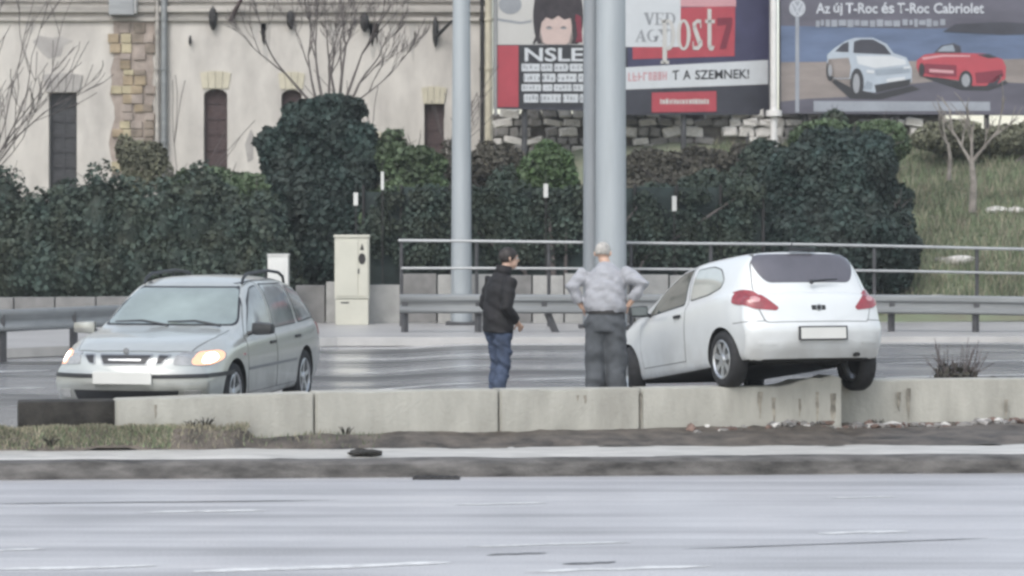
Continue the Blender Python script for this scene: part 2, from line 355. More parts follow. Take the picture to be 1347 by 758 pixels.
def soil_z(X, Y):
    t = np.clip((Y - (kerb_y(X) + .92)) / np.maximum(.4, wall_y(X) - kerb_y(X) - .92), 0, 1)
    up = np.where(X < -2.6, .20, np.where(X > 3.4, .02, .09)) * np.clip((-X + 6) / 8, .6, 1)
    return .165 + up * np.minimum(1, t * 2.2) + .05 * (vnoise(X * 2.1, Y * 3.0, 2) - .4) + .03 * (vnoise(X * 7, Y * 7, 3) - .5)
def soil_fn(u, v):
    X = -20 + 40 * u; y0 = kerb_y(X) + .93; y1 = max(wall_y(X) + back(X) - .02, y0 + .35); Y = y0 + (y1 - y0) * v
    return (X, Y, float(soil_z(np.array(X), np.array(Y))))
struct('median_soil', grid_mesh('median_soil', soil_fn, 420, 14), M['soil'], None, True)
# far footway with its own kerb, then ground and the grass bank behind
def foot_fn(u, v):
    X = -45 + 90 * u; y0 = far_edge(X); return (X, y0 + .0 if v == 0 else y0 + .02 + (46 - y0) * (v - .125) / .875, ZF - .05 if v == 0 else ZF + .10)
struct('footway', grid_mesh('footway', foot_fn, 60, 8), M['pavement'])
def bank_z(X, Y):
    X = np.asarray(X, float); Y = np.asarray(Y, float)
    r = np.clip((Y - 45.8) / 11.0, 0, 1); k = np.clip((X + 2.0) / 4.0, 0, 1); k = k * k * (3 - 2 * k)
    z = .44 + 3.95 * r * k + .35 * np.clip((X - 7) / 4, 0, 1) * np.clip((Y - 45.5) / .8, 0, 1)
    return z + np.clip((Y - 46) / 2, 0, 1) * (.35 * (vnoise(X * .5, Y * .5, 5) - .5) + .14 * (vnoise(X * 1.7, Y * 1.7, 6) - .5))
struct('grass_bank', grid_mesh('grass_bank', lambda u, v: (lambda X, Y: (X, Y, float(bank_z(X, Y))))(-30 + 60 * u, 45.6 + 24 * v), 120, 48), M['grass_ground'], None, True)

# paint and seams laid on the wet road, each worn at the ends
def ground_pt(px, py, z): D = F * (H - z) / (py - HOR); return Vector((PX(px, D), D, z))
def streak(name, x0, y0, x1, y1, wd, z, m, parent, seed):
    a, b = ground_pt(x0, y0, z), ground_pt(x1, y1, z); n = 26; vs = []
    for i in range(n + 1):
        t = i / n; p = a.lerp(b, t); k = min(1, 6 * t, 6 * (1 - t)); q = wd * (.25 + .75 * k) * (.7 + .6 * float(vnoise(t * 9, seed, seed)))
        o = wd * .5 * float(vnoise(t * 6, seed + 5, 2) - .5)
        zz = z if z < .1 else zfar(p.x) + .005; vs += [(p.x, p.y - q / 2 + o, zz), (p.x, p.y + q / 2 + o, zz)]
    me = bpy.data.meshes.new(name); me.from_pydata(vs, [], [(2 * i, 2 * i + 2, 2 * i + 3, 2 * i + 1) for i in range(n)])
    o = link(name, me, m, parent); return o
for i, (x0, y0, x1, y1, wd) in enumerate([(185, 674, 350, 671, .10), (1075, 701, 1195, 699, .12), (255, 751, 592, 740, .16), (690, 752, 935, 744, .10), (-40, 749, 205, 744, .10), (600, 664, 720, 661, .07), (-30, 724, 60, 722, .07), (610, 719, 830, 713, .06), (1090, 655, 1180, 653, .05)]):
    streak('road_marking', x0, y0, x1, y1, wd, .004, M['marking'], near, i)
for i, (x0, y0, x1, y1, wd) in enumerate([(-60, 663, 445, 658, .035), (740, 742, 810, 739, .07), (640, 730, 720, 727, .05), (900, 722, 1300, 708, .03)]):
    streak('tar_seam', x0, y0, x1, y1, wd, .004, M['tar'], near, i + 20)
for i, (x0, y0, x1, y1, wd) in enumerate([(430, 487, 660, 481, .12), (430, 509, 640, 504, .16), (670, 500, 780, 497, .12), (1165, 478, 1400, 474, .12), (-40, 506, 60, 504, .12), (430, 469, 760, 465, .14), (1165, 497, 1400, 492, .14), (-40, 484, 66, 482, .15)]):
    streak('road_marking', x0, y0, x1, y1, wd, ZF + .004, M['marking'], far, i + 40)
# gutter grating and drain in the near kerb
b = MB(); p = ground_pt(574, 629, .008); b.bbox((p.x, p.y, .008), (.44, .16, .02), .006)
for k in range(6): b.box((p.x - .18 + k * .072, p.y - .005, .020), (.03, .14, .012))
tag(b.build('gutter_grate', M['iron']), 'small dark iron grate in the gutter at the foot of the near kerb', 'grate')
b = MB(); p = ground_pt(478, 597, .19)
for k in range(9): b.ball((p.x + random.uniform(-.17, .17), p.y + random.uniform(-.08, .08), .20), random.uniform(.03, .075), 1, (1.5, 1, .5), .25, (0, 0, random.uniform(0, 3)))
tag(b.build('debris_clump', M['dark_block'], None, True), 'flat dark clump of wet debris lying on the pale kerb strip', 'debris')

# ================================================================== concrete wall of long blocks
wall = thing('concrete_wall', 'low wall of long pale concrete blocks between the two carriageways', 'wall', (0, wall_y(0), 0))
def wall_pt(px, off=0):                           # where the ray through px meets the wall's face
    k = (px - 673.5) / F; Y = 23.50 / (1 - .300 * k); return Vector((k * Y, Y + off, 0))
def wall_block(x0, x1, top0, top1, z0, off0=0, off1=0, lean=0, broken=0, th=.36):
    a, c = wall_pt(x0, off0), wall_pt(x1, off1); d = (c - a); L = d.length; u = d.normalized(); nrm = Vector((-u.y, u.x, 0))
    bm = bmesh.new(); bmesh.ops.create_cube(bm, size=1)
    for v in bm.verts: v.co = Vector(((v.co.x + .5) * (L - .004) + .002, (v.co.y + .5) * th, v.co.z + .5))
    bmesh.ops.subdivide_edges(bm, edges=[e for e in bm.edges if abs((e.verts[0].co - e.verts[1].co).x) > L * .5], cuts=18)
    bmesh.ops.bevel(bm, geom=[e for e in bm.edges if e.calc_face_angle(0) > .8], offset=.018, segments=2, affect='EDGES')
    for v in bm.verts:
        t = v.co.x / L; zt = top0 + (top1 - top0) * t
        if broken and t > .70 and v.co.z > .5: zt += broken * math.sin((t - .70) / .30 * math.pi * .62) * (.75 + .5 * float(vnoise(t * 22, v.co.y * 9, 3)))
        z = z0 + v.co.z * (zt - z0)
        jit = .012 * float(vnoise(v.co.x * 3.3, v.co.z * 4 + v.co.y * 5, 8) - .5)
        q = a + u * (v.co.x + lean * (1 - v.co.z) * (1 if t < .1 else 0)) + nrm * (v.co.y + jit) + Vector((0, 0, z + jit)) - wall.location
        v.co = q
    me = bpy.data.meshes.new('block'); bm.to_mesh(me); bm.free()
    return link('block', me, M['concrete'], wall, True)
wall_block(153, 413, .640, .668, .10); wall_block(415, 656, .672, .660, .10); wall_block(658, 842, .657, .643, .10); wall_block(844, 1108, .641, .625, .12, broken=.10)
wall_block(1112, 1500, .655, .625, .06, .44, .20)
def stain_strip(px, w, z0, z1, off=0):
    p = wall_pt(px, off - .004) - wall.location; zs = [z1 + (z0 - z1) * t for t in (0, .2, .4, .6, .8, 1)]; ww = [.5, .42, .36, .30, .2, .05]; jt = lambda: random.uniform(-.16, .10); pts = [(q + jt(), z) for q, z in zip(ww, zs)] + [(-q - jt(), z) for q, z in zip(ww[::-1], zs[::-1])]
    n = Vector((.957, .287, 0)); b = MB(); b.prism(pts, .003, lambda a, z, d: p + n * (a * w) + Vector((0, d, z))); b.build('water_stain', M['stain'], wall)
for px, w_, a, c_ in ((1000, .07, .30, .585), (1018, .05, .22, .52), (1075, .05, .22, .57), (1096, .10, .24, .55), (770, .04, .50, .59), (760, .03, .52, .59), (1052, .04, .3, .5), (843, .025, .2, .6), (205, .03, .45, .59)): stain_strip(px, w_, a, c_)
for px, w_, a, c_ in ((1190, .06, .30, .52), (1203, .05, .2, .56), (1330, .05, .2, .42)): stain_strip(px, w_, a, c_, .36 if px < 1300 else .25)
# darker end piece and spilled rubble under the wall
b = MB(); a = wall_pt(12, .18); c = wall_pt(150, .12); mid = (a + c) / 2
b.bbox((mid.x, mid.y + .2, .45), ((c - a).length, .34, .36), .03, (0, 0, math.atan2(c.y - a.y, c.x - a.x)))
tag(b.build('stone_block', M['dark_block'], None, True), 'nearly black weathered block at the left end of the pale concrete wall', 'block')
b = MB()
for k in range(260):
    px = random.choice((random.uniform(900, 1400), random.uniform(1120, 1380))); w_ = wall_pt(px, -.04 - random.random() ** 1.5 * .5 + (.22 if px > 1112 else 0)); r_ = random.uniform(.012, .07) * random.uniform(.5, 1)
    b.ball((w_.x, w_.y, float(soil_z(np.array(w_.x), np.array(w_.y))) + r_ * .3), r_, 1, (random.uniform(1, 2), random.uniform(.7, 1), random.uniform(.5, .8)), .3, (0, 0, random.uniform(0, 6)), random.choice((0, 0, 0, 1, 2, 2, 2, 2)))
b.build('rubble', [M['rubble_red'], M['rubble_pale'], M['rubble_grey']], None, False, 'stuff')
# grass tufts on the left of the strip, and thin weeds along the wall
def blades(n, sampler, h0, h1, wd):
    V = np.zeros((n, 4, 3)); p = sampler(n); a = rng.random(n) * 6.283; hh = h0 + (h1 - h0) * rng.random(n); lean = (rng.random((n, 2)) - .5) * .9
    dx = np.c_[np.cos(a), np.sin(a), np.zeros(n)] * wd
    tip = p + np.c_[lean * hh[:, None], hh]
    V[:, 0] = p - dx; V[:, 1] = p + dx; V[:, 2] = tip + dx * .25; V[:, 3] = tip - dx * .25; return V
def s_left(n):
    X = -7.5 + 4.2 * rng.random(n) ** .8; X = np.where(rng.random(n) < .06, -4.5 + 3.2 * rng.random(n), X); t = rng.random(n); Y = kerb_y(X) + .95 + t * (np.maximum(wall_y(X) - kerb_y(X) - .95, .35)); return np.c_[X, Y, soil_z(X, Y) - .01]
link('verge_grass', quads_mesh('verge_grass', blades(9000, s_left, .015, .06, .006)), M['grass'], None, False, 'stuff')
def s_dry(n):
    X = -6 + 4.0 * rng.random(n) ** 1.5; t = rng.random(n) ** .6; Y = kerb_y(X) + .95 + t * (np.maximum(wall_y(X) - kerb_y(X) - .97, .3)); keep = vnoise(X * 1.3, Y * 0, 4) > .35
    X = np.where(keep, X, X - 3); Y = np.where(keep, Y, kerb_y(X) + 1.0); return np.c_[X, Y, soil_z(X, Y) - .01]
def s_dry_left(n):
    a = s_left(n // 2); return np.r_[a, s_dry(n - n // 2)]
link('dry_verge_grass', quads_mesh('dry_verge_grass', blades(11000, s_dry_left, .015, .07, .005)), M['dry_grass'], None, False, 'stuff')
def s_bank(n):
    X = 5 + 10 * rng.random(n); Y = 46 + 11 * rng.random(n); return np.c_[X, Y, bank_z(X, Y) - .02]
link('bank_grass', quads_mesh('bank_grass', blades(42000, s_bank, .06, .26, .014)), M['grass'], None, False, 'stuff')
link('dry_bank_grass', quads_mesh('dry_bank_grass', blades(14000, s_bank, .08, .32, .012)), M['dry_grass'], None, False, 'stuff')
# ================================================================== rails, masts, cabinets
def guard_rail(pts, label, posts):
    """W-beam: pts of the top edge in world space; posts = list of (x px, foot tilt)"""
    t = thing('guard_rail', label, 'guard rail', pts[0] * 1.0); o0 = t.location.copy()
    prof = [(.05, .012), (-.012, .008), (-.030, -.012), (-.030, -.03), (-.030, -.075), (.025, -.125), (.025, -.185), (-.030, -.235), (-.030, -.28), (0, -.31)]
    k = len(prof); vs = []
    for i, p in enumerate(pts):
        for (dy, dz) in prof: vs.append(p - o0 + Vector((0, dy, dz)))
    b = MB(); b.add(vs, [(i * k + j, (i + 1) * k + j, (i + 1) * k + j + 1, i * k + j + 1) for i in range(len(pts) - 1) for j in range(k - 1)])
    o = b.build('beam', M['galvanised'], t, True, recalc=False); md = o.modifiers.new('t', 'SOLIDIFY'); md.thickness = .012
    xs = [p.x for p in pts]
    for X, lean in posts:
        Y = float(np.interp(X, xs, [p.y for p in pts])) + .10; Z = float(np.interp(X, xs, [p.z for p in pts])) - .03; g = ZF + (.10 if Y > far_edge(X) else -.08)
        b = MB(); u = Vector((lean, 0, g - .05)) - Vector((0, 0, Z))
        b.tube([Vector((X, Y, Z)) - o0, Vector((X + lean * .3, Y, Z - .3)) - o0, Vector((X + lean, Y, g - .04)) - o0], [(.065, .045)] * 3, 4); b.build('post', M['rail_post'], t)
        b = MB(); b.box(Vector((X, Y - .07, Z - .12)) - o0, (.10, .06, .20)); b.build('spacer', M['rail_post'], t)
    return t
guard_rail([P(x, y, D) for x, y, D in ((526, 389, 41.0), (650, 389, 41), (760, 389.5, 41), (900, 389, 41.2), (1050, 389, 41.2), (1170, 389.5, 41.2), (1290, 391, 41.0), (1347, 392, 40.9), (1500, 394, 40.7))],
           'long grey steel guard rail at the far kerb behind people and white car', [(PX(x, 41), l) for x, l in ((532, 0), (629, 0), (716, .22), (818, 0), (912, 0), (1005, 0), (1098, 0), (1176, 0), (1285, 0), (1400, 0))])
guard_rail([P(x, y, D) for x, y, D in ((-120, 411, 34.2), (0, 409.5, 34.6), (70, 407, 35.4), (140, 404, 36.4), (210, 402, 37.4))], 'short grey steel guard rail at the left edge behind the silver car', [(PX(1, 34.6), 0), (PX(96, 35.8), 0), (PX(190, 37.2), 0)])
# tall pipe handrail
hr = thing('pipe_railing', 'tall pale pipe railing with two rails in front of the concrete panels', 'railing', P(528, 440, 43.5)); o0 = hr.location.copy()
rl = lambda a, D0=43.5: [P(x, y, D0) - o0 for x, y in a]
b = MB(); b.tube(rl(((524, 316.5), (640, 317.5), (760, 319), (900, 320.5), (1050, 321.5), (1200, 324.5), (1300, 327), (1420, 329))), .028, 8); b.build('rail', M['steel_rail'], hr, True)
b = MB(); b.tube(rl(((528, 353), (640, 353), (760, 353.5), (900, 354.5), (1050, 355), (1200, 357), (1300, 359), (1420, 361))), .025, 8); b.build('rail', M['steel_rail'], hr, True)
for x, y in ((528, 317), (627, 317.5), (722, 318.5), (830, 320), (935, 321), (1040, 321.5), (1150, 323), (1285, 326.5), (1400, 329)):
    b = MB(); b.tube([P(x, y, 43.55) - o0, Vector((PX(x, 43.55), 43.55, ZF + .08)) - o0], .035, 8); b.build('post', M['rail_post'], hr, True)
# masts
def mast(px0, px1, D, zb, top, label, m, cone=1.0):
    w0 = (px1 - px0) / F * D / 2; X = PX((px0 + px1) / 2, D); t = thing('street_mast', label, 'mast', (X, D, zb))
    b = MB(); b.lathe([(w0 * 1.05, 0), (w0, 1.5), (w0 * cone, top)], 16, 'z'); b.build('shaft', m, t, True)
    b = MB(); b.bbox((0, 0, .03), (w0 * 3, w0 * 3, .06), .01); b.build('base_plate', M['rail_post'], t)
    return t
gz = ZF + .10
t = mast(593.5, 620.5, 44.3, gz, 13, 'pale grey slim steel mast left of the twin masts behind the railing', M['mast'], .62)
t = mast(783, 824, 42.4, gz, 13, 'thick pale grey steel mast, nearer and lighter of the two standing together', M['mast'], .84)
t = mast(767, 791, 42.95, gz, 13, 'thinner darker grey steel mast tucked behind the thick pale mast', M['mast_dark'], .9)
# cabinets
def cabinet(px0, px1, py0, D, m, label, cat, split):
    zb = gz; w_ = (px1 - px0) / F * D; h = PZ(py0, D) - zb; t = thing('utility_cabinet', label, cat, (PX((px0 + px1) / 2, D), D, zb))
    if split:
        b = MB(); b.bbox((0, 0, .25), (w_ * .96, .30, .50), .01); b.build('plinth', m, t)
        b = MB(); b.bbox((0, 0, .50 + (h - .5) / 2 + .006), (w_, .34, h - .51), .015); b.build('housing', m, t)
        b = MB(); b.bbox((-w_ * .13, -.178, .50 + (h - .5) / 2), (w_ * .62, .016, h - .62), .006); b.build('door', m, t)
        b = MB(); b.bbox((w_ * .33, -.178, .50 + (h - .5) / 2), (w_ * .26, .016, h - .62), .006); b.build('door', m, t)
        b = MB(); b.bbox((0, 0, h + .02), (w_ * 1.05, .40, .05), .015); b.build('lid', m, t)
        pts = [(math.cos(a) * .07, math.sin(a) * .11 + .0) for a in np.linspace(0, 6.28, 14)[:-1]]
        b = MB(); b.prism(pts, .004, lambda u, v, d: Vector((w_ * .30 + u, -.190 - d, h - .42 + v))); b.prism([(-.04, 0), (.04, 0), (.0, .13)], .004, lambda u, v, d: Vector((w_ * .30 + u, -.190 - d, h - .25 + v)))
        b.build('emblem', M['iron'], t)
        b = MB(); b.bbox((w_ * .20, -.19, .50 + (h - .5) * .45), (.03, .02, .10), .004); b.build('handle', M['rail_post'], t)
        b = MB(); b.box((-w_ * .2, -.152, .43), (.16, .006, .03)); b.build('vent', M['rail_post'], t)
    else:
        b = MB(); b.bbox((0, 0, h / 2), (w_, .30, h), .015); b.build('housing', m, t)
        b = MB(); b.bbox((-w_ * .06, -.155, h / 2), (w_ * .72, .012, h - .2), .005); b.build('door', m, t)
        b = MB(); b.bbox((0, 0, h + .012), (w_ * 1.06, .34, .03), .008); b.build('lid', m, t)
cabinet(441, 486, 312, 44.4, M['cabinet'], 'tall beige utility cabinet with a dark emblem beside the end of the railing', 'cabinet', True)
cabinet(353, 380, 336, 44.3, M['cabinet_white'], 'small narrow whitish cabinet showing over the roof of the silver car', 'cabinet', False)
# low panel wall behind the railing
pw = thing('panel_wall', 'low wall of pale concrete panels behind the pipe railing', 'wall', (PX(620, 45.1), 45.1, gz)); o0 = pw.location.copy()
edges = [388, 428, 484, 528, 575, 608, 655, 700, 742, 790, 835, 880, 925]
for i in range(len(edges) - 1):
    a, c = PX(edges[i], 45.1), PX(edges[i + 1], 45.1); tp = PZ(random.uniform(360, 364) if i > 2 else random.uniform(370, 376), 45.1)
    b = MB(); b.bbox(Vector(((a + c) / 2, 45.15 + random.uniform(-.02, .02), (tp + gz) / 2)) - o0, (c - a - .03, .14, tp - gz), .015); b.build('panel', M['concrete_pale'] if i % 3 else M['concrete_grey'], pw)
kw = thing('kerb_wall', 'low grey concrete edging under the long hedge at the left', 'wall', (PX(150, 43.5), 43.5, gz)); o0 = kw.location.copy()
for i in range(9):
    x0, x1 = -90 + i * 54, -36 + i * 54
    if x0 > 380: break
    a, c = PX(x0, 43.5), PX(x1, 43.5); tp = PZ(random.uniform(389, 393), 43.5); b = MB(); b.bbox(Vector(((a + c) / 2, 43.6, (tp + gz) / 2)) - o0, (c - a - .025, .2, tp - gz), .015); b.build('block', M['concrete_grey'], kw)

# ================================================================== building
DB = 60.0
bz = .2; bd = thing('plaster_building', 'old pale plaster station style building with small dark arched windows', 'building', (PX(300, DB), DB, bz)); O = bd.location.copy()
bx = lambda px: PX(px, DB) - O.x
bzz = lambda py: PZ(py, DB) - O.z
WX0, WX1, WT = bx(-700), bx(640), 11.5
# openings (x0, x1, top, bottom, arched, material)
ops = [(64, 101, 122, 262, 0, 'shutter'), (268, 299, 117, 262, 1, 'shutter_brown'), (370, 397, 118, 262, 1, 'shutter_brown'), (558, 584, 137, 262, 0, 'shutter_brown'), (-140, -105, 122, 262, 0, 'shutter'), (-330, -298, 118, 262, 1, 'shutter_brown')]
xs = sorted({WX0, WX1} | {bx(o[0]) for o in ops} | {bx(o[1]) for o in ops}); zt_ = sorted({0.0, WT} | {bzz(o[2]) for o in ops} | {bzz(262)})
b = MB()
inside = lambda x, z: any(bx(o[0]) < x < bx(o[1]) and bzz(o[3]) < z < bzz(o[2]) for o in ops)
zl = sorted(zt_)
for i in range(len(xs) - 1):
    for j in range(len(zl) - 1):
        if inside((xs[i] + xs[i + 1]) / 2, (zl[j] + zl[j + 1]) / 2): continue
        b.add([(xs[i], 0, zl[j]), (xs[i + 1], 0, zl[j]), (xs[i + 1], 0, zl[j + 1]), (xs[i], 0, zl[j + 1])], [(0, 1, 2, 3)])
for o in ops:                                      # reveals
    x0, x1, z0, z1 = bx(o[0]), bx(o[1]), bzz(o[3]), bzz(o[2])
    for q in ([(x0, z0), (x0, z1)], [(x0, z1), (x1, z1)], [(x1, z1), (x1, z0)]):
        (xa, za), (xb, zb_) = q; b.add([(xa, 0, za), (xb, 0, zb_), (xb, .30, zb_), (xa, .30, za)], [(0, 1, 2, 3)])
b.add([(WX1, 0, 0), (WX1, 9, 0), (WX1, 9, WT), (WX1, 0, WT), (WX0, 9, 0), (WX0, 9, WT), (WX0, 0, 0), (WX0, 0, WT)], [(0, 1, 2, 3), (1, 4, 5, 2), (4, 6, 7, 5)])
b.build('wall', M['plaster'], bd)
b = MB(); b.add([(WX0 - .4, -.5, WT), (WX1 + .4, -.5, WT), (WX1 + .4, 4.5, WT + 2.6), (WX0 - .4, 4.5, WT + 2.6), (WX0 - .4, 9.5, WT), (WX1 + .4, 9.5, WT)], [(0, 1, 2, 3), (3, 2, 5, 4), (0, 3, 4), (1, 5, 2)]); b.build('roof', M['stone_brown'], bd)
for o in ops:
    x0, x1, z0, z1 = bx(o[0]), bx(o[1]), bzz(o[3]), bzz(o[2]); w_ = x1 - x0
    f = MB(); f.box(((x0 + x1) / 2, .26, (z0 + z1) / 2), (w_ - .004, .05, z1 - z0 - .004)); wn = f.build('window', M[o[5]], bd)
    s_ = MB()
    for k in range(7): s_.box(((x0 + x1) / 2, .225, z0 + (z1 - z0) * (k + .5) / 7), (w_ * .82, .03, (z1 - z0) / 7 * .82))
    s_.build('slat_panel', M[o[5]], wn); s_ = MB(); s_.box(((x0 + x1) / 2, .215, (z0 + z1) / 2), (.05, .04, z1 - z0 - .02)); s_.build('mullion', M[o[5]], wn)
    if o[4]:
        n = 9; vs = []; cx = (x0 + x1) / 2; rr = w_ / 2
        pts = [(x0, z1 - .16)] + [(cx - rr * math.cos(math.pi * k / n), z1 - .16 + .16 * math.sin(math.pi * k / n)) for k in range(n + 1)] + [(x1, z1 - .16)]
        for sgn in (-1, 1):
            half = [p for p in pts if (p[0] - cx) * sgn >= -1e-6]; poly = half + [(cx + sgn * rr, z1)] if sgn > 0 else half[:1] + half + [(cx, z1)]
        arch = [(cx - rr * math.cos(math.pi * k / n), z1 - .17 + .165 * math.sin(math.pi * k / n)) for k in range(n + 1)]
        sp_ = MB()
        for k in range(n): sp_.prism([arch[k], arch[k + 1], (arch[k + 1][0], z1 + .0), (arch[k][0], z1 + .0)], .2, lambda u, v, d: Vector((u, .004 + d, v)))
        sp_.build('arch_spandrel', M['plaster'], bd)
    # lintel voussoirs / cream hood
    top = z1; nb = 5 if o[5] == 'shutter' else 4
    for k in range(nb):
        t0, t1 = -1 + 2 * k / nb, -1 + 2 * (k + 1) / nb; e = w_ * (.60 if o[5] == 'shutter' else .56); e2 = w_ * (.72 if o[5] == 'shutter' else .66); cx = (x0 + x1) / 2; hh = .46 if o[5] == 'shutter' else .42
        q = [(cx + t0 * e + .008, top + .012), (cx + t1 * e - .008, top + .012), (cx + t1 * e2 - .008, top + hh + .05 * (1 - t1 * t1)), (cx + t0 * e2 + .008, top + hh + .05 * (1 - t0 * t0))]
        v_ = MB(); v_.prism(q, .05 if o[5] == 'shutter' else .035, lambda u, v, d: Vector((u, -d, v))); v_.build('lintel_stone', M['plaster_worn'] if o[5] == 'shutter' else M['plaster_cream'], bd)
    s_ = MB(); s_.box(((x0 + x1) / 2, -.03, z0 - .05), (w_ * 1.3, .14, .10)); s_.build('sill', M['cornice'], wn)
# string courses, the upper one broken and dirty
for py, hh, dp in ((26, .09, .10), (13, .16, .16), (1, .10, .10), (-30, .25, .30)):
    for a, c in ((-700, 146), (146, 205), (205, 330), (330, 470), (470, 640)):
        q = MB(); x0, x1 = bx(a), bx(c); q.bbox(((x0 + x1) / 2, -dp / 2 + .002, bzz(py)), (x1 - x0 - .01, dp, hh + random.uniform(-.02, .02)), .02); q.build('string_course', M['cornice'], bd)
# exposed stones where the plaster has fallen
cols = [(145, 160), (160, 174), (174, 190), (190, 204)]
q = MB(); edge = [(146 + random.uniform(-3, 5), 28 + k * 16) for k in range(14)] + [(203 + random.uniform(-7, 3), 28 + k * 16) for k in range(13, -1, -1)]
q.prism([(bx(a), bzz(c)) for a, c in edge], .012, lambda u, v, d: Vector((u, -.002 - d, v))); q.build('bare_masonry', M['stone_pink'], bd)
y = 30.0
while y < 235:
    hgt = random.uniform(7, 15)
    for (a, c) in cols:
        if random.random() < {145: .55, 160: .12, 174: .15, 190: .45}[a]: continue
        m_ = M[random.choice({145: ['stone_yellow', 'stone_ochre'], 160: ['stone_yellow', 'stone_ochre', 'stone_pink'], 174: ['stone_ochre', 'stone_brown', 'stone_pink', 'stone_brown'], 190: ['stone_brown', 'stone_pink', 'stone_brown']}[a])]
        dx = random.uniform(-3, 3); q = MB(); x0, x1 = bx(a + dx + .4), bx(c + dx - .4); z0, z1 = bzz(y + hgt - .5), bzz(y + .5)
        q.bbox(((x0 + x1) / 2, -.01 - random.random() * .03, (z0 + z1) / 2), (x1 - x0, .10, z1 - z0), .02); q.build('stone', m_, bd)
    y += hgt
# a grey plaster patch over the first window, and cracks
def flat_patch(pts, m_, nm):
    q = MB(); q.prism([(bx(a), bzz(c)) for a, c in pts], .006, lambda u, v, d: Vector((u, -.002 - d, v))); q.build(nm, m_, bd)
flat_patch([(43, 55), (52, 47), (68, 50), (80, 48), (96, 54), (84, 60), (80, 74), (64, 78), (55, 70)], M['plaster_worn'], 'plaster_patch')
flat_patch([(330, 170), (334, 178), (333, 210), (326, 214), (322, 190)], M['plaster_worn'], 'plaster_patch')
flat_patch([(470, 170), (530, 178), (528, 190), (480, 186)], M['plaster_cream'], 'plaster_patch')
for k in range(16):                                # damp runs under the string course and low on the wall
    px = random.uniform(-60, 630); y0 = 31; L = random.uniform(12, 55); w_ = random.uniform(3, 9)
    if 140 < px < 225 or any(o[0] - 14 < px < o[1] + 14 for o in ops): continue
    flat_patch([(px - w_, y0), (px + w_, y0), (px + w_ * .7, y0 + L * .5), (px + w_ * random.uniform(0, .4), y0 + L), (px - w_ * .5, y0 + L * .7)], M['plaster_stain'], 'damp_stain')
# rainwater pipes
for px, m_, r_ in ((217, 'galvanised', .085), (208, 'cornice', .05), (634, 'iron', .05), (643, 'plaster_cream', .10)):
    q = MB(); q.tube([(bx(px), -.14, 0), (bx(px), -.14, 6), (bx(px), -.14, WT)], r_, 10)
    for z in (2, 4.4, 6.3, 7.6): q.lathe([(r_ + .001, -.03), (r_ + .025, -.03), (r_ + .025, .03), (r_ + .001, .03)], 12, 'z', (bx(px), -.14, z))
    q.build('rainwater_pipe', M[m_], bd, True)
# iron anchors and brackets on the upper wall
for k, (px, py, hh, ww, arm) in enumerate(((281, 24, 32, 11, 0), (383, 26, 26, 11, 0), (480, 30, 24, 12, 0), (573, 42, 40, 8, 1), (251, 54, 14, 4, 0))):
    q = MB(); hz = hh / F * DB; wx = ww / F * DB
    q.tube([(bx(px), -.10, bzz(py) - hz / 2), (bx(px), -.13, bzz(py) - hz * .3), (bx(px), -.15, bzz(py)), (bx(px), -.13, bzz(py) + hz * .3), (bx(px), -.10, bzz(py) + hz / 2)], [wx * .15, wx * .42, wx * .5, wx * .42, wx * .12], 10)
    if arm: q.tube([(bx(px), -.14, bzz(py + 8)), (bx(px + 10), -.3, bzz(py - 1)), (bx(px + 22), -.5, bzz(py - 12))], [.05, .05, .035], 8)
    q.tube([(bx(px), .05, bzz(py)), (bx(px), -.12, bzz(py))], .03, 6); q.build('wall_anchor', M['iron'], bd, True)
q = MB(); q.tube([(bx(304), -.1, bzz(28)), (bx(312), -.3, bzz(14)), (bx(321), -.45, bzz(0))], [.06, .06, .04], 8); q.build('wall_bracket', M['shutter_brown'], bd, True)
q = MB(); q.bbox((bx(163), -.22, bzz(6)), (.66, .40, .62), .03); q.build('meter_box', M['galvanised_dull'], bd)
q = MB(); q.bbox((bx(179), -.2, bzz(8)), (.10, .3, .45), .02); q.build('cable_box', M['board_white'], bd)

# ================================================================== rubble wall on the bank
DW = 57.2
sw = thing('rubble_wall', 'ruined rubble stone wall on the bank under the billboards', 'wall', (PX(900, DW), DW, 4.2)); O2 = sw.location.copy()
x0, x1 = PX(648, DW), PX(1245, DW); n = 60; vs = []
q = MB(); q.box(Vector(((x0 + x1) / 2, DW + .42, 4.55)) - O2, (x1 - x0, .4, 1.3)); q.build('core', M['mortar'], sw)
sms = []
for k in range(8):
    q = MB(); q.bbox((0, 0, 0), (1.9, 1.9, 1.9), .38); q.v = [tuple(c * random.uniform(.86, 1.12) for c in v) for v in q.v]; mm = q.mesh('stone'); mm.materials.append(M['rubble_pale']); sms.append(mm)
sms2 = []
for k in range(8):
    mm = sms[k].copy(); mm.materials.clear(); mm.materials.append(M['rubble_grey']); sms2.append(mm)
cnt = 0; z = 3.95; row = 0
while z < 5.28 and cnt < 290:
    x = x0 + random.uniform(0, .2); hh = random.uniform(.15, .27)
    while x < x1:
        w_ = random.uniform(.2, .52)
        topz = 5.30 - .22 * float(vnoise(x * .7, 3, 4)) - .12 * (x > PX(1090, DW))
        if z < topz and random.random() < .93:
            pale = random.random() < (.62 if z > 4.6 else .35)
            o = bpy.data.objects.new('stone', (sms if pale else sms2)[random.randrange(8)]); C.objects.link(o); o.parent = sw
            o.location = Vector((x + w_ / 2, DW + .18 + random.uniform(-.06, .06), z + hh / 2)) - O2; o.scale = (w_ * .53, .20, hh * random.uniform(.46, .60)); o.rotation_euler = (random.uniform(-.1, .1), random.uniform(-.22, .22), random.choice((0, math.pi))); cnt += 1
        x += w_ + .03
    z += hh + .02; row += 1

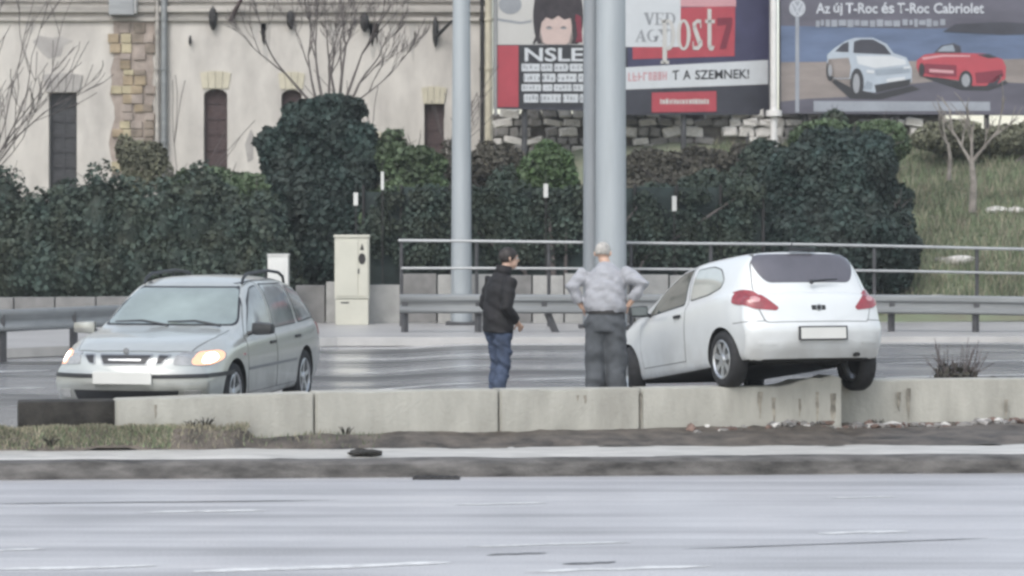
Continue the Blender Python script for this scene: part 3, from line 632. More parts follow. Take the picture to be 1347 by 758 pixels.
# ================================================================== billboards
def board(px0, px1, yt, yb0, yb1, D0, D1, label):
    """returns (thing, map(px, py, layer) -> local point); board face is a plane through its four corners"""
    A, B = P(px0, yb0, D0), P(px1, yb1, D1); t = thing('billboard', label, 'billboard', ((A.x + B.x) / 2, (A.y + B.y) / 2, min(A.z, B.z)))
    O_ = t.location.copy(); d = Vector((B.x - A.x, B.y - A.y, 0)); nrm = Vector((d.y, -d.x, 0)).normalized()
    def mp(px, py, k=0):
        q = (px - 673.5) / F; dd = (A.y - 0) ; s = (q * A.y - A.x) / (d.x - q * d.y); X, Y = A.x + d.x * s, A.y + d.y * s
        return Vector((X, Y, H - (py - HOR) / F * Y)) - O_ + nrm * (.004 * k)
    top = lambda x: yt
    bk = MB(); c = [mp(px0, yb0), mp(px1, yb1), mp(px1, yt), mp(px0, yt)]; bk.add([v for v in c] + [v - nrm * .12 for v in c], [(0, 1, 2, 3), (7, 6, 5, 4), (0, 4, 5, 1), (1, 5, 6, 2), (2, 6, 7, 3), (3, 7, 4, 0)])
    bk.build('panel', M['p_dark'], t)
    return t, mp, nrm
def prnt(t, mp, nm, m_, polys, k):
    many = len(polys) > 8; grp = [polys] if many else [[q] for q in polys]
    for g in grp:
        b = MB()
        for pl in g: b.add([mp(x, y, k) for x, y in pl], [list(range(len(pl)))])
        o = b.build(nm, m_, t, recalc=False)
        if many: o['kind'] = 'stuff'
    return o
rect = lambda x0, y0, x1, y1: [(x0, y1), (x1, y1), (x1, y0), (x0, y0)]
def lettering(t, mp, nrm, text, x0, y0, x1, y1, m_, k, bold=0, slant=0, nm='lettering', rise=0, shear=0):
    """text fitted to the pixel box on the board"""
    cu = bpy.data.curves.new('t', 'FONT'); cu.body = text; cu.offset = bold; cu.shear = shear; cu.resolution_u = 3
    o = bpy.data.objects.new('t', cu); C.objects.link(o); dg = bpy.context.evaluated_depsgraph_get(); dg.update()
    me = bpy.data.meshes.new_from_object(o.evaluated_get(dg)); bpy.data.objects.remove(o)
    xs_ = [v.co.x for v in me.vertices]; ys_ = [v.co.y for v in me.vertices]; a, c, e, f = min(xs_), max(xs_), min(ys_), max(ys_)
    for v in me.vertices:
        u = (v.co.x - a) / (c - a); w_ = (v.co.y - e) / (f - e); v.co = mp(x0 + (x1 - x0) * u, y1 + (y0 - y1) * w_ - rise * u, k)
    return link(nm, me, m_, t)
def words_on(t, mp, nrm, spans, y0, y1, m_, k, bold, rise=0):
    for text, x0, x1, r_ in spans: lettering(t, mp, nrm, text, x0, y0 - r_, x1, y1 - r_, m_, k, bold, rise=rise)
def serif_word(t, mp, glyphs, x0, y0, x1, y1, m_, k, nm='lettering', rise=0):
    """heavy condensed serif letters built from strokes; glyph = list of polygons in a unit box, with its advance"""
    tot = sum(a for _, a in glyphs); b = MB(); x = 0
    for polys, adv in glyphs:
        for pl in polys: b.add([mp(x0 + (x1 - x0) * (x + u * adv) / tot, y1 + (y0 - y1) * v - rise * (x + u * adv) / tot, k) for u, v in pl], [list(range(len(pl)))])
        x += adv
    return b.build(nm, m_, t, recalc=False)
def ring_poly(cx, cy, rx, ry, tx, ty, n=18):
    out = []
    for i in range(n):
        a, c = 2 * math.pi * i / n, 2 * math.pi * (i + 1) / n
        out.append([(cx + rx * math.cos(a), cy + ry * math.sin(a)), (cx + rx * math.cos(c), cy + ry * math.sin(c)), (cx + (rx - tx) * math.cos(c), cy + (ry - ty) * math.sin(c)), (cx + (rx - tx) * math.cos(a), cy + (ry - ty) * math.sin(a))])
    return out
ell = lambda cx, cy, rx, ry, n=22, a0=0, a1=360: [(cx + rx * math.cos(R(a0 + (a1 - a0) * i / n)), cy - ry * math.sin(R(a0 + (a1 - a0) * i / n))) for i in range(n + (a1 - a0 < 360))]
Rr = lambda a, c, e, f: [(a, c), (e, c), (e, f), (a, f)]
G_ = {
 'V': ([[(0, 1), (.34, 1), (.62, .12), (.50, 0), (.42, 0)], [(.74, 1), (.90, 1), (.58, 0), (.50, 0), (.50, .14)], Rr(-.03, .94, .42, 1), Rr(.66, .94, 1.0, 1)], 1.0),
 'E': ([Rr(.12, 0, .34, 1), Rr(0, .94, .85, 1), Rr(0, 0, .88, .06), Rr(.3, .47, .65, .53), Rr(.78, .78, .85, 1), Rr(.81, 0, .88, .25)], .95),
 'D': ([Rr(.10, 0, .32, 1), Rr(0, .94, .5, 1), Rr(0, 0, .5, .06)] + [[(p[0], p[1]) for p in q] for q in ring_poly(.45, .5, .5, .5, .22, .06, 20) if sum(p[0] for p in q) / 4 > .42], 1.05),
 'A': ([[(.0, 0), (.10, 0), (.52, .90), (.48, 1)], [(.60, 0), (.90, 0), (.54, 1), (.40, .88)], Rr(.2, .30, .7, .37), Rr(-.06, 0, .24, .05), Rr(.50, 0, 1.0, .05)], 1.0),
 'G': ([q for q in ring_poly(.5, .5, .5, .5, .22, .06, 24) if not (sum(p[0] for p in q) / 4 > .62 and sum(p[1] for p in q) / 4 > .45)] + [Rr(.66, .02, .88, .42), Rr(.55, .38, .98, .44)], 1.05),
 'Y': ([[(0, 1), (.32, 1), (.60, .5), (.40, .42)], [(.74, 1), (.92, 1), (.60, .45), (.5, .5)], Rr(.38, 0, .60, .52), Rr(.24, 0, .74, .05), Rr(-.04, .94, .42, 1), Rr(.62, .94, 1.0, 1)], 1.0),
 'I': ([Rr(.2, 0, .72, 1), Rr(.02, .94, .9, 1), Rr(.02, 0, .9, .06)], .5),
 'p': ([Rr(.10, -.32, .38, .70), Rr(0, .63, .38, .70), Rr(-.02, -.32, .52, -.25)] + [q for q in ring_poly(.46, .35, .46, .36, .24, .07, 20) if sum(p[0] for p in q) / 4 > .36], .95),
 'o': (ring_poly(.46, .35, .46, .36, .24, .06, 20), .92),
 's': ([[(.06, .5), (.30, .58), (.74, .20), (.50, .10)], [(.05, .62), (.40, .71), (.70, .70), (.70, .62), (.36, .62), (.28, .52), (.06, .46)], [(.80, .10), (.52, 0), (.08, .0), (.08, .09), (.46, .09), (.56, .2), (.80, .24)], Rr(.64, .50, .72, .70), Rr(.06, 0, .14, .20)], .80),
 't': ([Rr(.22, .06, .56, .95), Rr(.02, .62, .85, .70), [(.22, .08), (.40, -.01), (.70, -.01), (.86, .10), (.70, .08), (.56, .12)]], .70),
}
t1, m1, n1 = board(651, 1013, -150, 143, 151, 54.6, 57.3, 'large magazine billboard with white letters on a red field above the rubble wall')
prnt(t1, m1, 'photo_ground', M['p_cream'], [rect(653, -148, 768, 59)], 1)
clip = lambda pl, y: [(px, min(py, y)) for px, py in pl]
prnt(t1, m1, 'portrait_hair', M['p_hair'], [clip(ell(734, 22, 33, 62, 40), 58)], 2)
prnt(t1, m1, 'portrait_ear_side', M['p_reddark'], [[(756, 18), (764, 22), (766, 56), (756, 56)]], 3)
prnt(t1, m1, 'portrait_face', M['p_skin'], [clip(ell(731, 38, 21, 34, 40), 58.5)], 3)
prnt(t1, m1, 'portrait_fringe', M['p_hair'], [[(708, 34), (708, 14), (718, 2), (735, -3), (752, 3), (757, 20), (755, 34), (750, 24), (742, 26), (734, 21), (726, 26), (718, 23), (712, 30)]], 4)
prnt(t1, m1, 'portrait_eye', M['p_grey'], [ell(722, 37, 4, 1.5, 10), ell(741, 37, 4, 1.5, 10)], 5)
prnt(t1, m1, 'portrait_lash', M['p_hair'], [[(717, 36.5), (722, 34.8), (727, 36.5), (722, 36)], [(736, 36.5), (741, 34.8), (746, 36.5), (741, 36)]], 6)
prnt(t1, m1, 'portrait_shadow', M['p_sand'], [[(710, 40), (714, 56), (719, 58), (713, 58), (709, 48)], [(752, 40), (748, 56), (744, 58), (751, 58), (754, 48)]], 4)
prnt(t1, m1, 'portrait_lock', M['p_hair'], [[(708, 30), (712, 30), (709, 48), (703, 58), (700, 58), (705, 46)], [(752, 28), (757, 28), (759, 46), (756, 58), (753, 50)]], 5)
prnt(t1, m1, 'sketch', M['p_grey'], [ell(671, 6, 15, 13), [(653, 24), (668, 26), (686, 29), (700, 26), (698, 30), (684, 32), (664, 29), (653, 27)]], 2)
prnt(t1, m1, 'red_field', M['p_red'], [rect(653, 60, 682, 141)], 1)
prnt(t1, m1, 'text_field', M['p_ink'], [rect(682, 60, 768, 141)], 1)
lettering(t1, m1, n1, 'NSLE', 690, 63, 767, 81, M['p_white'], 2, .02)
bars = []
for row, (ya, yb_) in enumerate(((84, 94), (97, 108), (111, 120), (124, 135))):
    x = 686 + (row % 2) * 3
    while x < 766:
        w_ = random.uniform(12, 30); bars.append(rect(x, ya, min(x + w_, 767), yb_)); x += w_ + random.uniform(1.5, 3)
prnt(t1, m1, 'headline_box', M['p_white'], bars, 2)
strokes = []
for ya, yb_ in ((85.5, 92), (99, 106), (112.5, 118), (125.5, 133)):
    x = 688
    while x < 765:
        w_ = random.uniform(1.2, 3.2); strokes.append(rect(x, ya + random.uniform(0, 3), x + w_, yb_ - random.uniform(0, 2))); x += w_ + random.uniform(1.5, 4)
prnt(t1, m1, 'small_print', M['p_grey'], strokes, 3)
prnt(t1, m1, 'navy_field', M['p_navy'], [rect(826, -148, 1012, 92)], 1)
prnt(t1, m1, 'dark_field', M['p_dark'], [[(800, 151), (1012, 151), (1012, 100), (800, 112)]], 1)
prnt(t1, m1, 'red_field', M['p_red'], [[(832, 78), (966, 74), (967, 8), (832, 12)]], 2)
prnt(t1, m1, 'top_strip', M['p_redpale'], [rect(894, -6, 968, 9)], 2)
prnt(t1, m1, 'cover', M['p_white'], [rect(800, -148, 895, 62)], 3)
dk = M['p_grey']
serif_word(t1, m1, [G_['V'], G_['E'], G_['D']], 847, 17, 889, 33, dk, 4)
serif_word(t1, m1, [G_['A'], G_['G'], G_['Y'], G_['I']], 836, 39, 888, 55, dk, 4)
serif_word(t1, m1, [G_['p'], G_['o'], G_['s'], G_['t']], 869, 9, 942, 66, M['p_cream'], 5)
prnt(t1, m1, 'numeral', M['p_reddark'], [[(943, 24), (963, 23), (963, 31), (955, 64), (946, 65), (955, 33), (943, 34)]], 4)
prnt(t1, m1, 'text_band', M['p_white'], [[(800, 119), (1010, 111), (1010, 79), (800, 90)]], 4)
st_ = []; x = 826
while x < 876:
    dy = -(x - 826) * .035; w_ = random.choice((4.2, 5, 5.6)); st_.append(rect(x, 96 + dy, x + 1.7, 107 + dy)); st_ += [rect(x + 1.7, yy + dy, x + w_, yy + 2 + dy) for yy in random.sample((96, 100.6, 105), random.choice((1, 2, 3)))]
    if random.random() < .6: st_.append(rect(x + w_ - 1.6, 96 + dy, x + w_, 107 + dy))
    x += w_ + 1.6
prnt(t1, m1, 'faded_words', M['p_redpale'], st_, 5)
words_on(t1, m1, n1, [('T', 884, 893, 0), ('A', 898, 908, .5), ('SZEMNEK!', 914, 985, 1)], 93.5, 106, M['p_ink'], 5, .02, 1.5)
prnt(t1, m1, 'button', M['p_red'], [[(857, 148), (942, 147), (942, 120), (857, 122)]], 4)
strokes = []; x = 868
while x < 930:
    w_ = random.uniform(1.5, 4); strokes.append(rect(x, 131 + random.uniform(-1, 1), x + w_, 137)); x += w_ + random.uniform(.8, 1.6)
prnt(t1, m1, 'small_print', M['p_cream'], strokes, 5)
for px in (651.5, 1013.5):
    b = MB(); b.tube([m1(px, 152, 5), m1(px, -150, 5)], .04, 8); b.build('frame_edge', M['board_frame'], t1)
# white post between the boards
b = MB(); A_ = P(1018, 152, 56.2); b.lathe([(.085, 0), (.085, 9)], 14, 'z'); b.lathe([(.20, -.02), (.2, .12), (.085, .14)], 14, 'z'); b.lathe([(.085, -2), (.085, 0)], 12, 'z')
o = b.build('post', M['board_white'], None, True); o.location = A_; o.name = 'sign_post'; tag(o, 'white upright post standing between the two billboards', 'post')
t2, m2, n2 = board(1026, 1396, -150, 150, 152, 56.6, 57.4, 'large billboard with a white car and a red convertible by the sea')
prnt(t2, m2, 'evening_sky', M['p_dusk'], [rect(1027, -148, 1395, 40)], 1)
prnt(t2, m2, 'sea', M['p_sea'], [[(1027, 84), (1200, 82), (1395, 78), (1395, 36), (1200, 38), (1027, 34)]], 2)
prnt(t2, m2, 'beach', M['p_sand'], [[(1027, 149), (1395, 151), (1395, 76), (1260, 80), (1027, 82)]], 3)
prnt(t2, m2, 'wet_ground', M['p_dusk'], [[(1027, 149.5), (1395, 151.5), (1395, 112), (1310, 108), (1240, 106), (1185, 112), (1110, 128), (1060, 130), (1027, 134)]], 4)
prnt(t2, m2, 'light_streak', M['p_dim'], [rect(1046, 22, 1051, 148)], 5)
prnt(t2, m2, 'round_logo', M['p_dim'], [ell(1048.5, 11, 11, 12)], 6)
prnt(t2, m2, 'logo_ring', M['p_text'], ring_poly(1048.5, 11, 10, 11, 1.6, 1.6), 7)
prnt(t2, m2, 'logo_strokes', M['p_text'], [[(1042, 3), (1044.5, 3), (1049.5, 12), (1048, 13)], [(1055, 3), (1052.5, 3), (1047.5, 12), (1049, 13)], [(1040, 8), (1042, 8), (1046, 20), (1044, 20)], [(1057, 8), (1055, 8), (1051, 20), (1053, 20)], [(1044, 20), (1046, 20), (1049, 13), (1048, 13)], [(1053, 20), (1051, 20), (1048, 13), (1049, 13)]], 7)
words_on(t2, m2, n2, [('Az', 1073, 1092, 0), ('T-Roc', 1112, 1154, 0), ('T-Roc', 1180, 1222, 0), ('Cabriolet', 1228, 1294, 0)], 4, 18, M['p_text'], 6, .022)
lettering(t2, m2, n2, 'új', 1096, 4, 1108, 21, M['p_text'], 6, .022); lettering(t2, m2, n2, 'és', 1159, 3.5, 1176, 18, M['p_text'], 6, .022)
strokes = []; x = 1073
while x < 1240:
    w_ = random.uniform(4, 10); strokes.append(rect(x, 25 + random.uniform(0, 3), x + w_, 36 - random.uniform(0, 3))); x += w_ + random.uniform(1, 3)
prnt(t2, m2, 'small_print', M['p_dim'], strokes, 6)
prnt(t2, m2, 'far_shore', M['p_dark'], [[(1240, 42), (1256, 32), (1320, 29), (1395, 34), (1395, 44), (1320, 46)]], 5)
prnt(t2, m2, 'caption_bar', M['p_dim'], [[(1070, 147), (1302, 146), (1302, 134), (1070, 133)]], 6)
# pictured white car
prnt(t2, m2, 'pictured_car', M['p_carwhite'], [[(1087, 98), (1088, 72), (1097, 64), (1112, 54), (1124, 50), (1148, 50), (1166, 58), (1175, 70), (1192, 76), (1199, 90), (1199, 108), (1186, 112), (1150, 122), (1125, 118), (1118, 104), (1098, 104)]], 6)
prnt(t2, m2, 'pictured_shadow', M['p_ink'], [[(1098, 104), (1120, 116), (1152, 124), (1200, 113), (1210, 118), (1160, 131), (1118, 130), (1094, 108)]], 5)
prnt(t2, m2, 'pictured_flank', M['p_sand'], [[(1089, 97), (1089, 78), (1116, 76), (1119, 88), (1117, 103), (1098, 103)]], 7)
prnt(t2, m2, 'pictured_bonnet', M['p_white'], [[(1126, 74), (1172, 74), (1190, 79), (1192, 85), (1150, 90), (1128, 84)]], 7)
prnt(t2, m2, 'pictured_headlamp', M['p_white'], [[(1140, 92), (1150, 93), (1149, 97), (1139, 96)], [(1188, 88), (1197, 87), (1197, 90), (1188, 91)]], 8)
prnt(t2, m2, 'pictured_shadow', M['p_ink'], [[(1208, 99), (1236, 102), (1264, 108), (1282, 114), (1312, 112), (1322, 106), (1326, 110), (1300, 120), (1264, 119), (1230, 108)]], 5)
prnt(t2, m2, 'pictured_flank', M['p_reddark'], [[(1216, 84), (1258, 86), (1258, 101), (1232, 101), (1214, 96)], [(1282, 96), (1318, 92), (1320, 100), (1306, 109), (1284, 110)]], 7)
prnt(t2, m2, 'pictured_highlight', M['p_redpale'], [[(1212, 76), (1240, 72), (1276, 73), (1276, 75), (1240, 75), (1214, 79)]], 7)
prnt(t2, m2, 'pictured_glass', M['p_dark'], [[(1122, 70), (1123, 55), (1132, 52), (1148, 52), (1163, 60), (1172, 72)], [(1098, 68), (1108, 58), (1116, 55), (1116, 69)]], 7)
prnt(t2, m2, 'pictured_grille', M['p_carshade'], [[(1150, 92), (1196, 88), (1197, 96), (1152, 100)], [(1140, 106), (1148, 110), (1146, 118), (1134, 118)]], 7)
prnt(t2, m2, 'pictured_plate', M['p_white'], [[(1166, 104), (1190, 101), (1190, 105.5), (1166, 108.5)]], 8)
prnt(t2, m2, 'pictured_wheel', M['p_ink'], [ell(1127, 110, 9, 20), ell(1092, 93, 5.5, 14), [(1150, 112), (1198, 104), (1196, 112), (1152, 122)]], 7)
prnt(t2, m2, 'pictured_rim', M['p_grey'], [ell(1126, 110, 4.5, 13), ell(1091.5, 93, 2.6, 8)], 8)
# pictured red convertible
prnt(t2, m2, 'pictured_convertible', M['p_red'], [[(1205, 88), (1206, 79), (1216, 72), (1240, 69), (1268, 70), (1298, 71), (1318, 78), (1323, 88), (1322, 104), (1308, 113), (1278, 113), (1262, 106), (1232, 102), (1210, 100)]], 6)
prnt(t2, m2, 'pictured_seats', M['p_dark'], [[(1228, 70), (1238, 60), (1254, 57), (1263, 61), (1264, 70)], [(1284, 72), (1300, 71), (1312, 76), (1300, 77)], [(1320, 96), (1310, 113), (1296, 114), (1310, 100)]], 7)
prnt(t2, m2, 'pictured_windscreen', M['p_carshade'], [[(1232, 68), (1240, 61), (1253, 59), (1256, 68)]], 8)
prnt(t2, m2, 'pictured_wheel', M['p_ink'], [ell(1270, 106, 9, 13), ell(1212, 92, 4, 9)], 7)
prnt(t2, m2, 'pictured_rim', M['p_grey'], [ell(1270, 106, 5.5, 8.5)], 8)
prnt(t2, m2, 'pictured_stripe', M['p_redpale'], [[(1222, 91), (1254, 93), (1254, 97), (1222, 95)]], 8)
for t_, mpp, xs_ in ((t1, m1, (690, 790, 900, 985)), (t2, m2, (1060, 1180, 1300))):
    for px in xs_:
        b = MB(); a = mpp(px, 150) + Vector((0, .20, 0)); b.tube([a + Vector((0, 0, 2)), a + Vector((0, 0, -1.6))], .07, 8); b.build('support', M['rail_post'], t_)
# ================================================================== vegetation
def leaf_cloud(shapes, n, size, seed=0, shell=.28, ragged=.22, flat=0):
    """leaf quads through the outer part of ellipsoids (centre, radii); clumps vary in tone through 'rnd'"""
    vol = np.array([(r[0] * r[1] + r[1] * r[2] + r[0] * r[2]) for _, r in shapes]); pick = rng.choice(len(shapes), n, p=vol / vol.sum())
    c = np.array([s[0] for s in shapes])[pick]; r = np.array([s[1] for s in shapes])[pick]
    d = rng.normal(size=(n, 3)); d /= np.linalg.norm(d, axis=1)[:, None]
    p0 = c + d * r
    lump = vnoise(p0[:, 0] * 1.6 + p0[:, 1] * .7, p0[:, 2] * 1.6 + p0[:, 1] * .9, seed) * .65 + vnoise(p0[:, 0] * 4.2, p0[:, 2] * 4.2 + p0[:, 1] * 3, seed + 1) * .35
    k = 1 - shell * rng.random(n) ** 1.5 + ragged * (lump - .5) * 2 * .9
    p = c + d * r * k[:, None]
    nn = d + rng.normal(size=(n, 3)) * .75; nn /= np.linalg.norm(nn, axis=1)[:, None]
    a = np.cross(nn, rng.normal(size=(n, 3))); a /= np.linalg.norm(a, axis=1)[:, None]; b = np.cross(nn, a)
    s = size * (.5 + 1.3 * rng.random(n) ** 2); a *= (s * .5)[:, None]; b *= (s * (.5 - .15 * flat))[:, None]
    V = np.stack([p - a - b * .55, p + a * .1 - b, p + a * 1.1 + b * .1, p - a * .1 + b], 1)
    rnd = np.clip(.62 * lump + .38 * rng.random(n), 0, 1) ; rnd = np.clip((rnd - .5) * 1.7 + .5, 0, 1)
    return quads_mesh('foliage', V, rnd)
def lumps(shapes, k=7, f=.36):
    """each ellipsoid grows smaller bulges so that the outline is uneven"""
    out = list(shapes)
    for c, r in shapes:
        for _ in range(k):
            a = random.uniform(0, 6.283); z = random.uniform(-.35, 1); q = math.sqrt(max(0, 1 - z * z)); g = random.uniform(.6, 1.15) * f
            out.append(((c[0] + r[0] * q * math.cos(a) * .88, c[1] - abs(r[1] * q * math.sin(a)) * .8, c[2] + r[2] * z * .88), (min(r) * g + r[0] * .08, min(r) * g, min(r) * g * .9 + r[2] * .05)))
    return out
def plant(name, label, cat, shapes, n, size, m_, base, stems=True, core=.80, group=None, seed=0, ragged=.22, shell=.28, bark='bark', nstem=3):
    t = thing(name, label, cat, base, 0, group); B = Vector(base)
    sh = [((Vector(c) - B)[:], r) for c, r in shapes]; sh0 = sh; sh = lumps(sh) if core else sh
    n = int(n * 1.9); size *= .74
    link('foliage', leaf_cloud(sh, n, size, seed, shell, ragged), M[m_], t)
    if core:
        b = MB()
        for c, r in sh0: b.ball(c, 1, 3, tuple(k * core for k in r), .05)
        link('inner_foliage', b.mesh('inner_foliage'), M[m_], t, True)
    if core:
        V = []
        b = MB()
        for k in range(26):
            c, r = random.choice(sh0); a = random.uniform(0, 6.283); z = random.uniform(.2, 1); q = math.sqrt(1 - z * z); d = Vector((q * math.cos(a), -abs(q * math.sin(a)) * .5, z))
            p0 = Vector(c) + Vector((d.x * r[0], d.y * r[1], d.z * r[2])) * .85; L = random.uniform(.25, .55) * min(1, max(r) * .9)
            b.tube([p0, p0 + d * L * .5, p0 + d * L + Vector((random.gauss(0, .06), 0, random.gauss(0, .04)))], [.012, .009, .004], 4); 
        o = b.build('sprig', M[bark], t); o['kind'] = 'stuff'
    if stems:
        b = MB()
        for k in range(nstem):
            c, r = random.choice(sh0); x = c[0] * .5 + random.uniform(-.2, .2); b.tube([(x * .6, random.uniform(-.1, .1), 0), (x * .9, 0, c[2] * .5), Vector(c)], [.05, .04, .02], 6)
        b.build('stem', M[bark], t, True)
    return t
def pe(px, py, rx, ry, D, dy=None):               # ellipsoid from photo-space centre and radii at depth D
    return (P(px, py, D)[:], (rx / F * D, dy if dy else rx / F * D * .8, ry / F * D))
def branches(mb, p, d, L, r, depth, spread=.5, up=.25, n=6, minr=.006):
    pts = [Vector(p)]; dd = Vector(d).normalized(); k = 4
    for i in range(k):
        dd = (dd + Vector((random.gauss(0, .10), random.gauss(0, .10), random.gauss(0, .06) + up * .12))).normalized(); pts.append(pts[-1] + dd * L / k)
    mb.tube(pts, [max(minr, r * (1 - .13 * i)) for i in range(k + 1)], 6 if r > .02 else 4)
    if depth <= 0: return
    for q in range(random.choice((2, 3, 3))):
        i = random.choice((2, 3, 4)); a = random.uniform(0, 6.28); nd = (dd + Vector((math.cos(a), math.sin(a) * .7, random.uniform(-.2, .6))) * spread).normalized()
        branches(mb, pts[i], nd, L * random.uniform(.55, .85), max(minr, r * .52), depth - 1, spread, up, n, minr)

# long dark hedge at the left: overlapping humps along its run
sh = []
for i in range(12):
    px = -120 + i * 42; top = 236 + 14 * math.sin(i * 1.9) + (8 if i > 9 else 0); sh.append(pe(px, (top + 400) / 2, 40, (400 - top) / 2 + 6, 46.6, .85))
    sh.append(pe(px + 18, 360, 40, 48, 46.2, .8))
plant('hedge', 'long dense dark green hedge behind the silver car and under the building', 'hedge', sh, 34000, .105, 'leaf_dark', (PX(120, 46.6), 46.6, .44), nstem=8, seed=3, ragged=.20, core=.80)
# grey green lighter bush that tops the hedge
plant('shrub', 'lighter grey green leafy shrub at the right end of the long hedge', 'shrub', [pe(282, 262, 50, 40, 47.6), pe(245, 250, 24, 28, 47.7), pe(325, 262, 30, 34, 47.6)], 8000, .10, 'leaf_mid', (PX(285, 47.6), 47.6, .44), seed=5)
# ivy-clad tree with bare pollard shoots
D = 49.0
iv = plant('ivy_tree', 'big dark ivy covered tree with bare pollard shoots rising from its top', 'tree', [pe(428, 182, 56, 52, D), pe(382, 220, 42, 46, D), pe(462, 222, 46, 55, D), pe(420, 270, 82, 75, D), pe(440, 340, 80, 55, D), pe(490, 300, 34, 60, D), pe(355, 190, 18, 16, D), pe(400, 160, 32, 26, D), pe(448, 146, 34, 20, D), pe(362, 190, 26, 22, D)], 36000, .115, 'leaf_ivy', (PX(430, D), D, .44), stems=False, seed=8, ragged=.30, core=.74)
tb = MB(); o_ = Vector(iv.location)
tb.tube([(0, 0, 0), (.05, 0, 1.5), (0, 0, 3.2), (.0, 0, 4.6)], [.32, .28, .26, .22], 12); tb.build('trunk', M['bark'], iv, True)
b = MB()
for px, dx, L, r_ in ((412, -.95, 2.1, .045), (418, -.55, 1.9, .04), (425, -.22, 2.2, .045), (432, -.05, 1.9, .04), (440, .10, 2.2, .04), (446, .25, 2.2, .05), (452, .55, 2.0, .045), (458, .85, 1.8, .04), (464, 1.5, 1.5, .03)):
    p = P(px, 138, D) - o_; branches(b, p, (dx, random.uniform(-.25, .25), 1.25), L * .58, r_ * .8, 4, .42, .5, 6, .0055)
b.build('bare_branches', M['bark'], iv, True)
# olive shrubs right of it
plant('shrub', 'loose olive green shrub between the ivy tree and the slim mast', 'shrub', [pe(545, 235, 40, 52, 48.2), pe(520, 290, 38, 50, 48), pe(575, 280, 30, 50, 48.2), pe(515, 200, 22, 30, 48.3)], 9500, .10, 'leaf_mid', (PX(540, 48.2), 48.2, .44), seed=11, ragged=.3, core=.66)
plant('shrub', 'brown leafless looking bush in front of the building corner by the slim mast', 'shrub', [pe(640, 245, 32, 55, 49.5), pe(600, 235, 24, 48, 49.8), pe(668, 235, 26, 40, 50)], 6000, .085, 'leaf_brown', (PX(640, 49.5), 49.5, .44), seed=12, ragged=.35, core=.5)
plant('shrub', 'fresh bright green bush left of the twin masts', 'shrub', [pe(722, 235, 38, 42, 48.2), pe(735, 285, 40, 40, 48), pe(700, 280, 28, 40, 48.2)], 8500, .10, 'leaf_bright', (PX(722, 48.2), 48.2, .6), seed=13, ragged=.28, core=.7)
plant('shrub', 'dark green bush with drab leaves behind the fence right of the slim mast', 'shrub', [pe(665, 285, 34, 60, 48.6), pe(640, 310, 30, 50, 48.4)], 6000, .10, 'leaf_dark', (PX(660, 48.6), 48.6, .44), seed=14)
plant('shrub', 'brownish scrub on the bank right of the twin masts', 'shrub', [pe(865, 225, 44, 30, 52), pe(925, 222, 48, 30, 52.4), pe(985, 218, 40, 30, 52), pe(900, 250, 80, 28, 51)], 12000, .10, 'leaf_brown', (PX(910, 52), 52, 2.2), seed=15, ragged=.34, core=.6)
plant('shrub', 'dark green ivy scrub hanging over the fence below the billboard', 'shrub', [pe(940, 262, 62, 34, 49.5), pe(870, 268, 40, 28, 49.5), pe(1000, 225, 34, 40, 50)], 9000, .10, 'leaf_dark', (PX(930, 49.5), 49.5, 1.0), seed=16, ragged=.28, core=.7)
plant('evergreen_hedge', 'tall dark evergreen clipped mass standing right of the white car roof', 'hedge', [pe(1100, 250, 82, 76, 47.2), pe(1090, 320, 104, 80, 46.8), pe(1120, 210, 60, 40, 47.4), pe(1035, 280, 46, 80, 47.2), pe(1170, 330, 40, 66, 46.8), pe(1060, 222, 46, 40, 47.4)], 36000, .105, 'leaf_ivy', (PX(1100, 47), 47, .44), seed=18, ragged=.22, core=.78, nstem=5)
plant('shrub', 'mid green scrub behind the top of the tall evergreen mass', 'shrub', [pe(1150, 190, 46, 28, 51), pe(1080, 185, 40, 26, 51.5)], 5500, .10, 'leaf_mid', (PX(1120, 51), 51, 2.4), seed=19, ragged=.34, core=.6)
plant('shrub', 'dry yellow green scrub on the grass bank under the right billboard', 'shrub', [pe(1250, 182, 48, 22, 54), pe(1320, 185, 46, 20, 54.4), pe(1380, 180, 40, 26, 54.5)], 8000, .09, 'leaf_olive', (PX(1300, 54), 54, 3.2), seed=20, ragged=.4, core=.4)
plant('shrub', 'tall yellowish weeds at the foot of the worn stone strip', 'shrub', [pe(185, 222, 34, 34, 52), pe(165, 200, 16, 22, 52.2), pe(205, 205, 18, 22, 52.2)], 3200, .085, 'leaf_olive', (PX(185, 52), 52, .5), seed=21, ragged=.5, core=0)
plant('shrub', 'small dark shrub on the rubble wall below the white post', 'shrub', [pe(1098, 160, 16, 14, 56.4)], 900, .10, 'leaf_dark', (PX(1098, 56.4), 56.4, 4.2), seed=22, core=.6, nstem=1)
# bare young trees
def bare_tree(label, px, py, D, L, r_, m_, fork, depth=2, spread=.55, zb=None):
    A = P(px, py, D)
    if zb is not None: A.z = zb
    t = thing('bare_tree', label, 'tree', A); b = MB()
    b.tube([(0, 0, -.2), (.03, 0, L * .25), (-.02, 0, L * .5)], [r_ * 1.2, r_, r_ * .85], 8); b.build('trunk', M[m_], t, True)
    b = MB()
    for dx in fork: branches(b, (-.02, 0, L * .46), (dx, random.uniform(-.3, .3), 1), L * .5, r_ * .6, depth, spread, .3, 6, .008)
    b.build('bare_branches', M[m_], t, True)
bare_tree('pale forked bare sapling on the grass bank at the right', 1279, 268, 50.5, 1.9, .075, 'bark_pale', (-.55, .1, .6), 2)
bare_tree('thin leaning bare sapling left of the forked one on the bank', 1248, 226, 52, 1.3, .045, 'bark_pale', (-.8, -.3), 1)
bare_tree('dark bare tree reaching in from the left edge before the building', -62, 330, 51, 4.8, .055, 'bark', (.9, .6, .3, 1.1), 3, .5, .44)
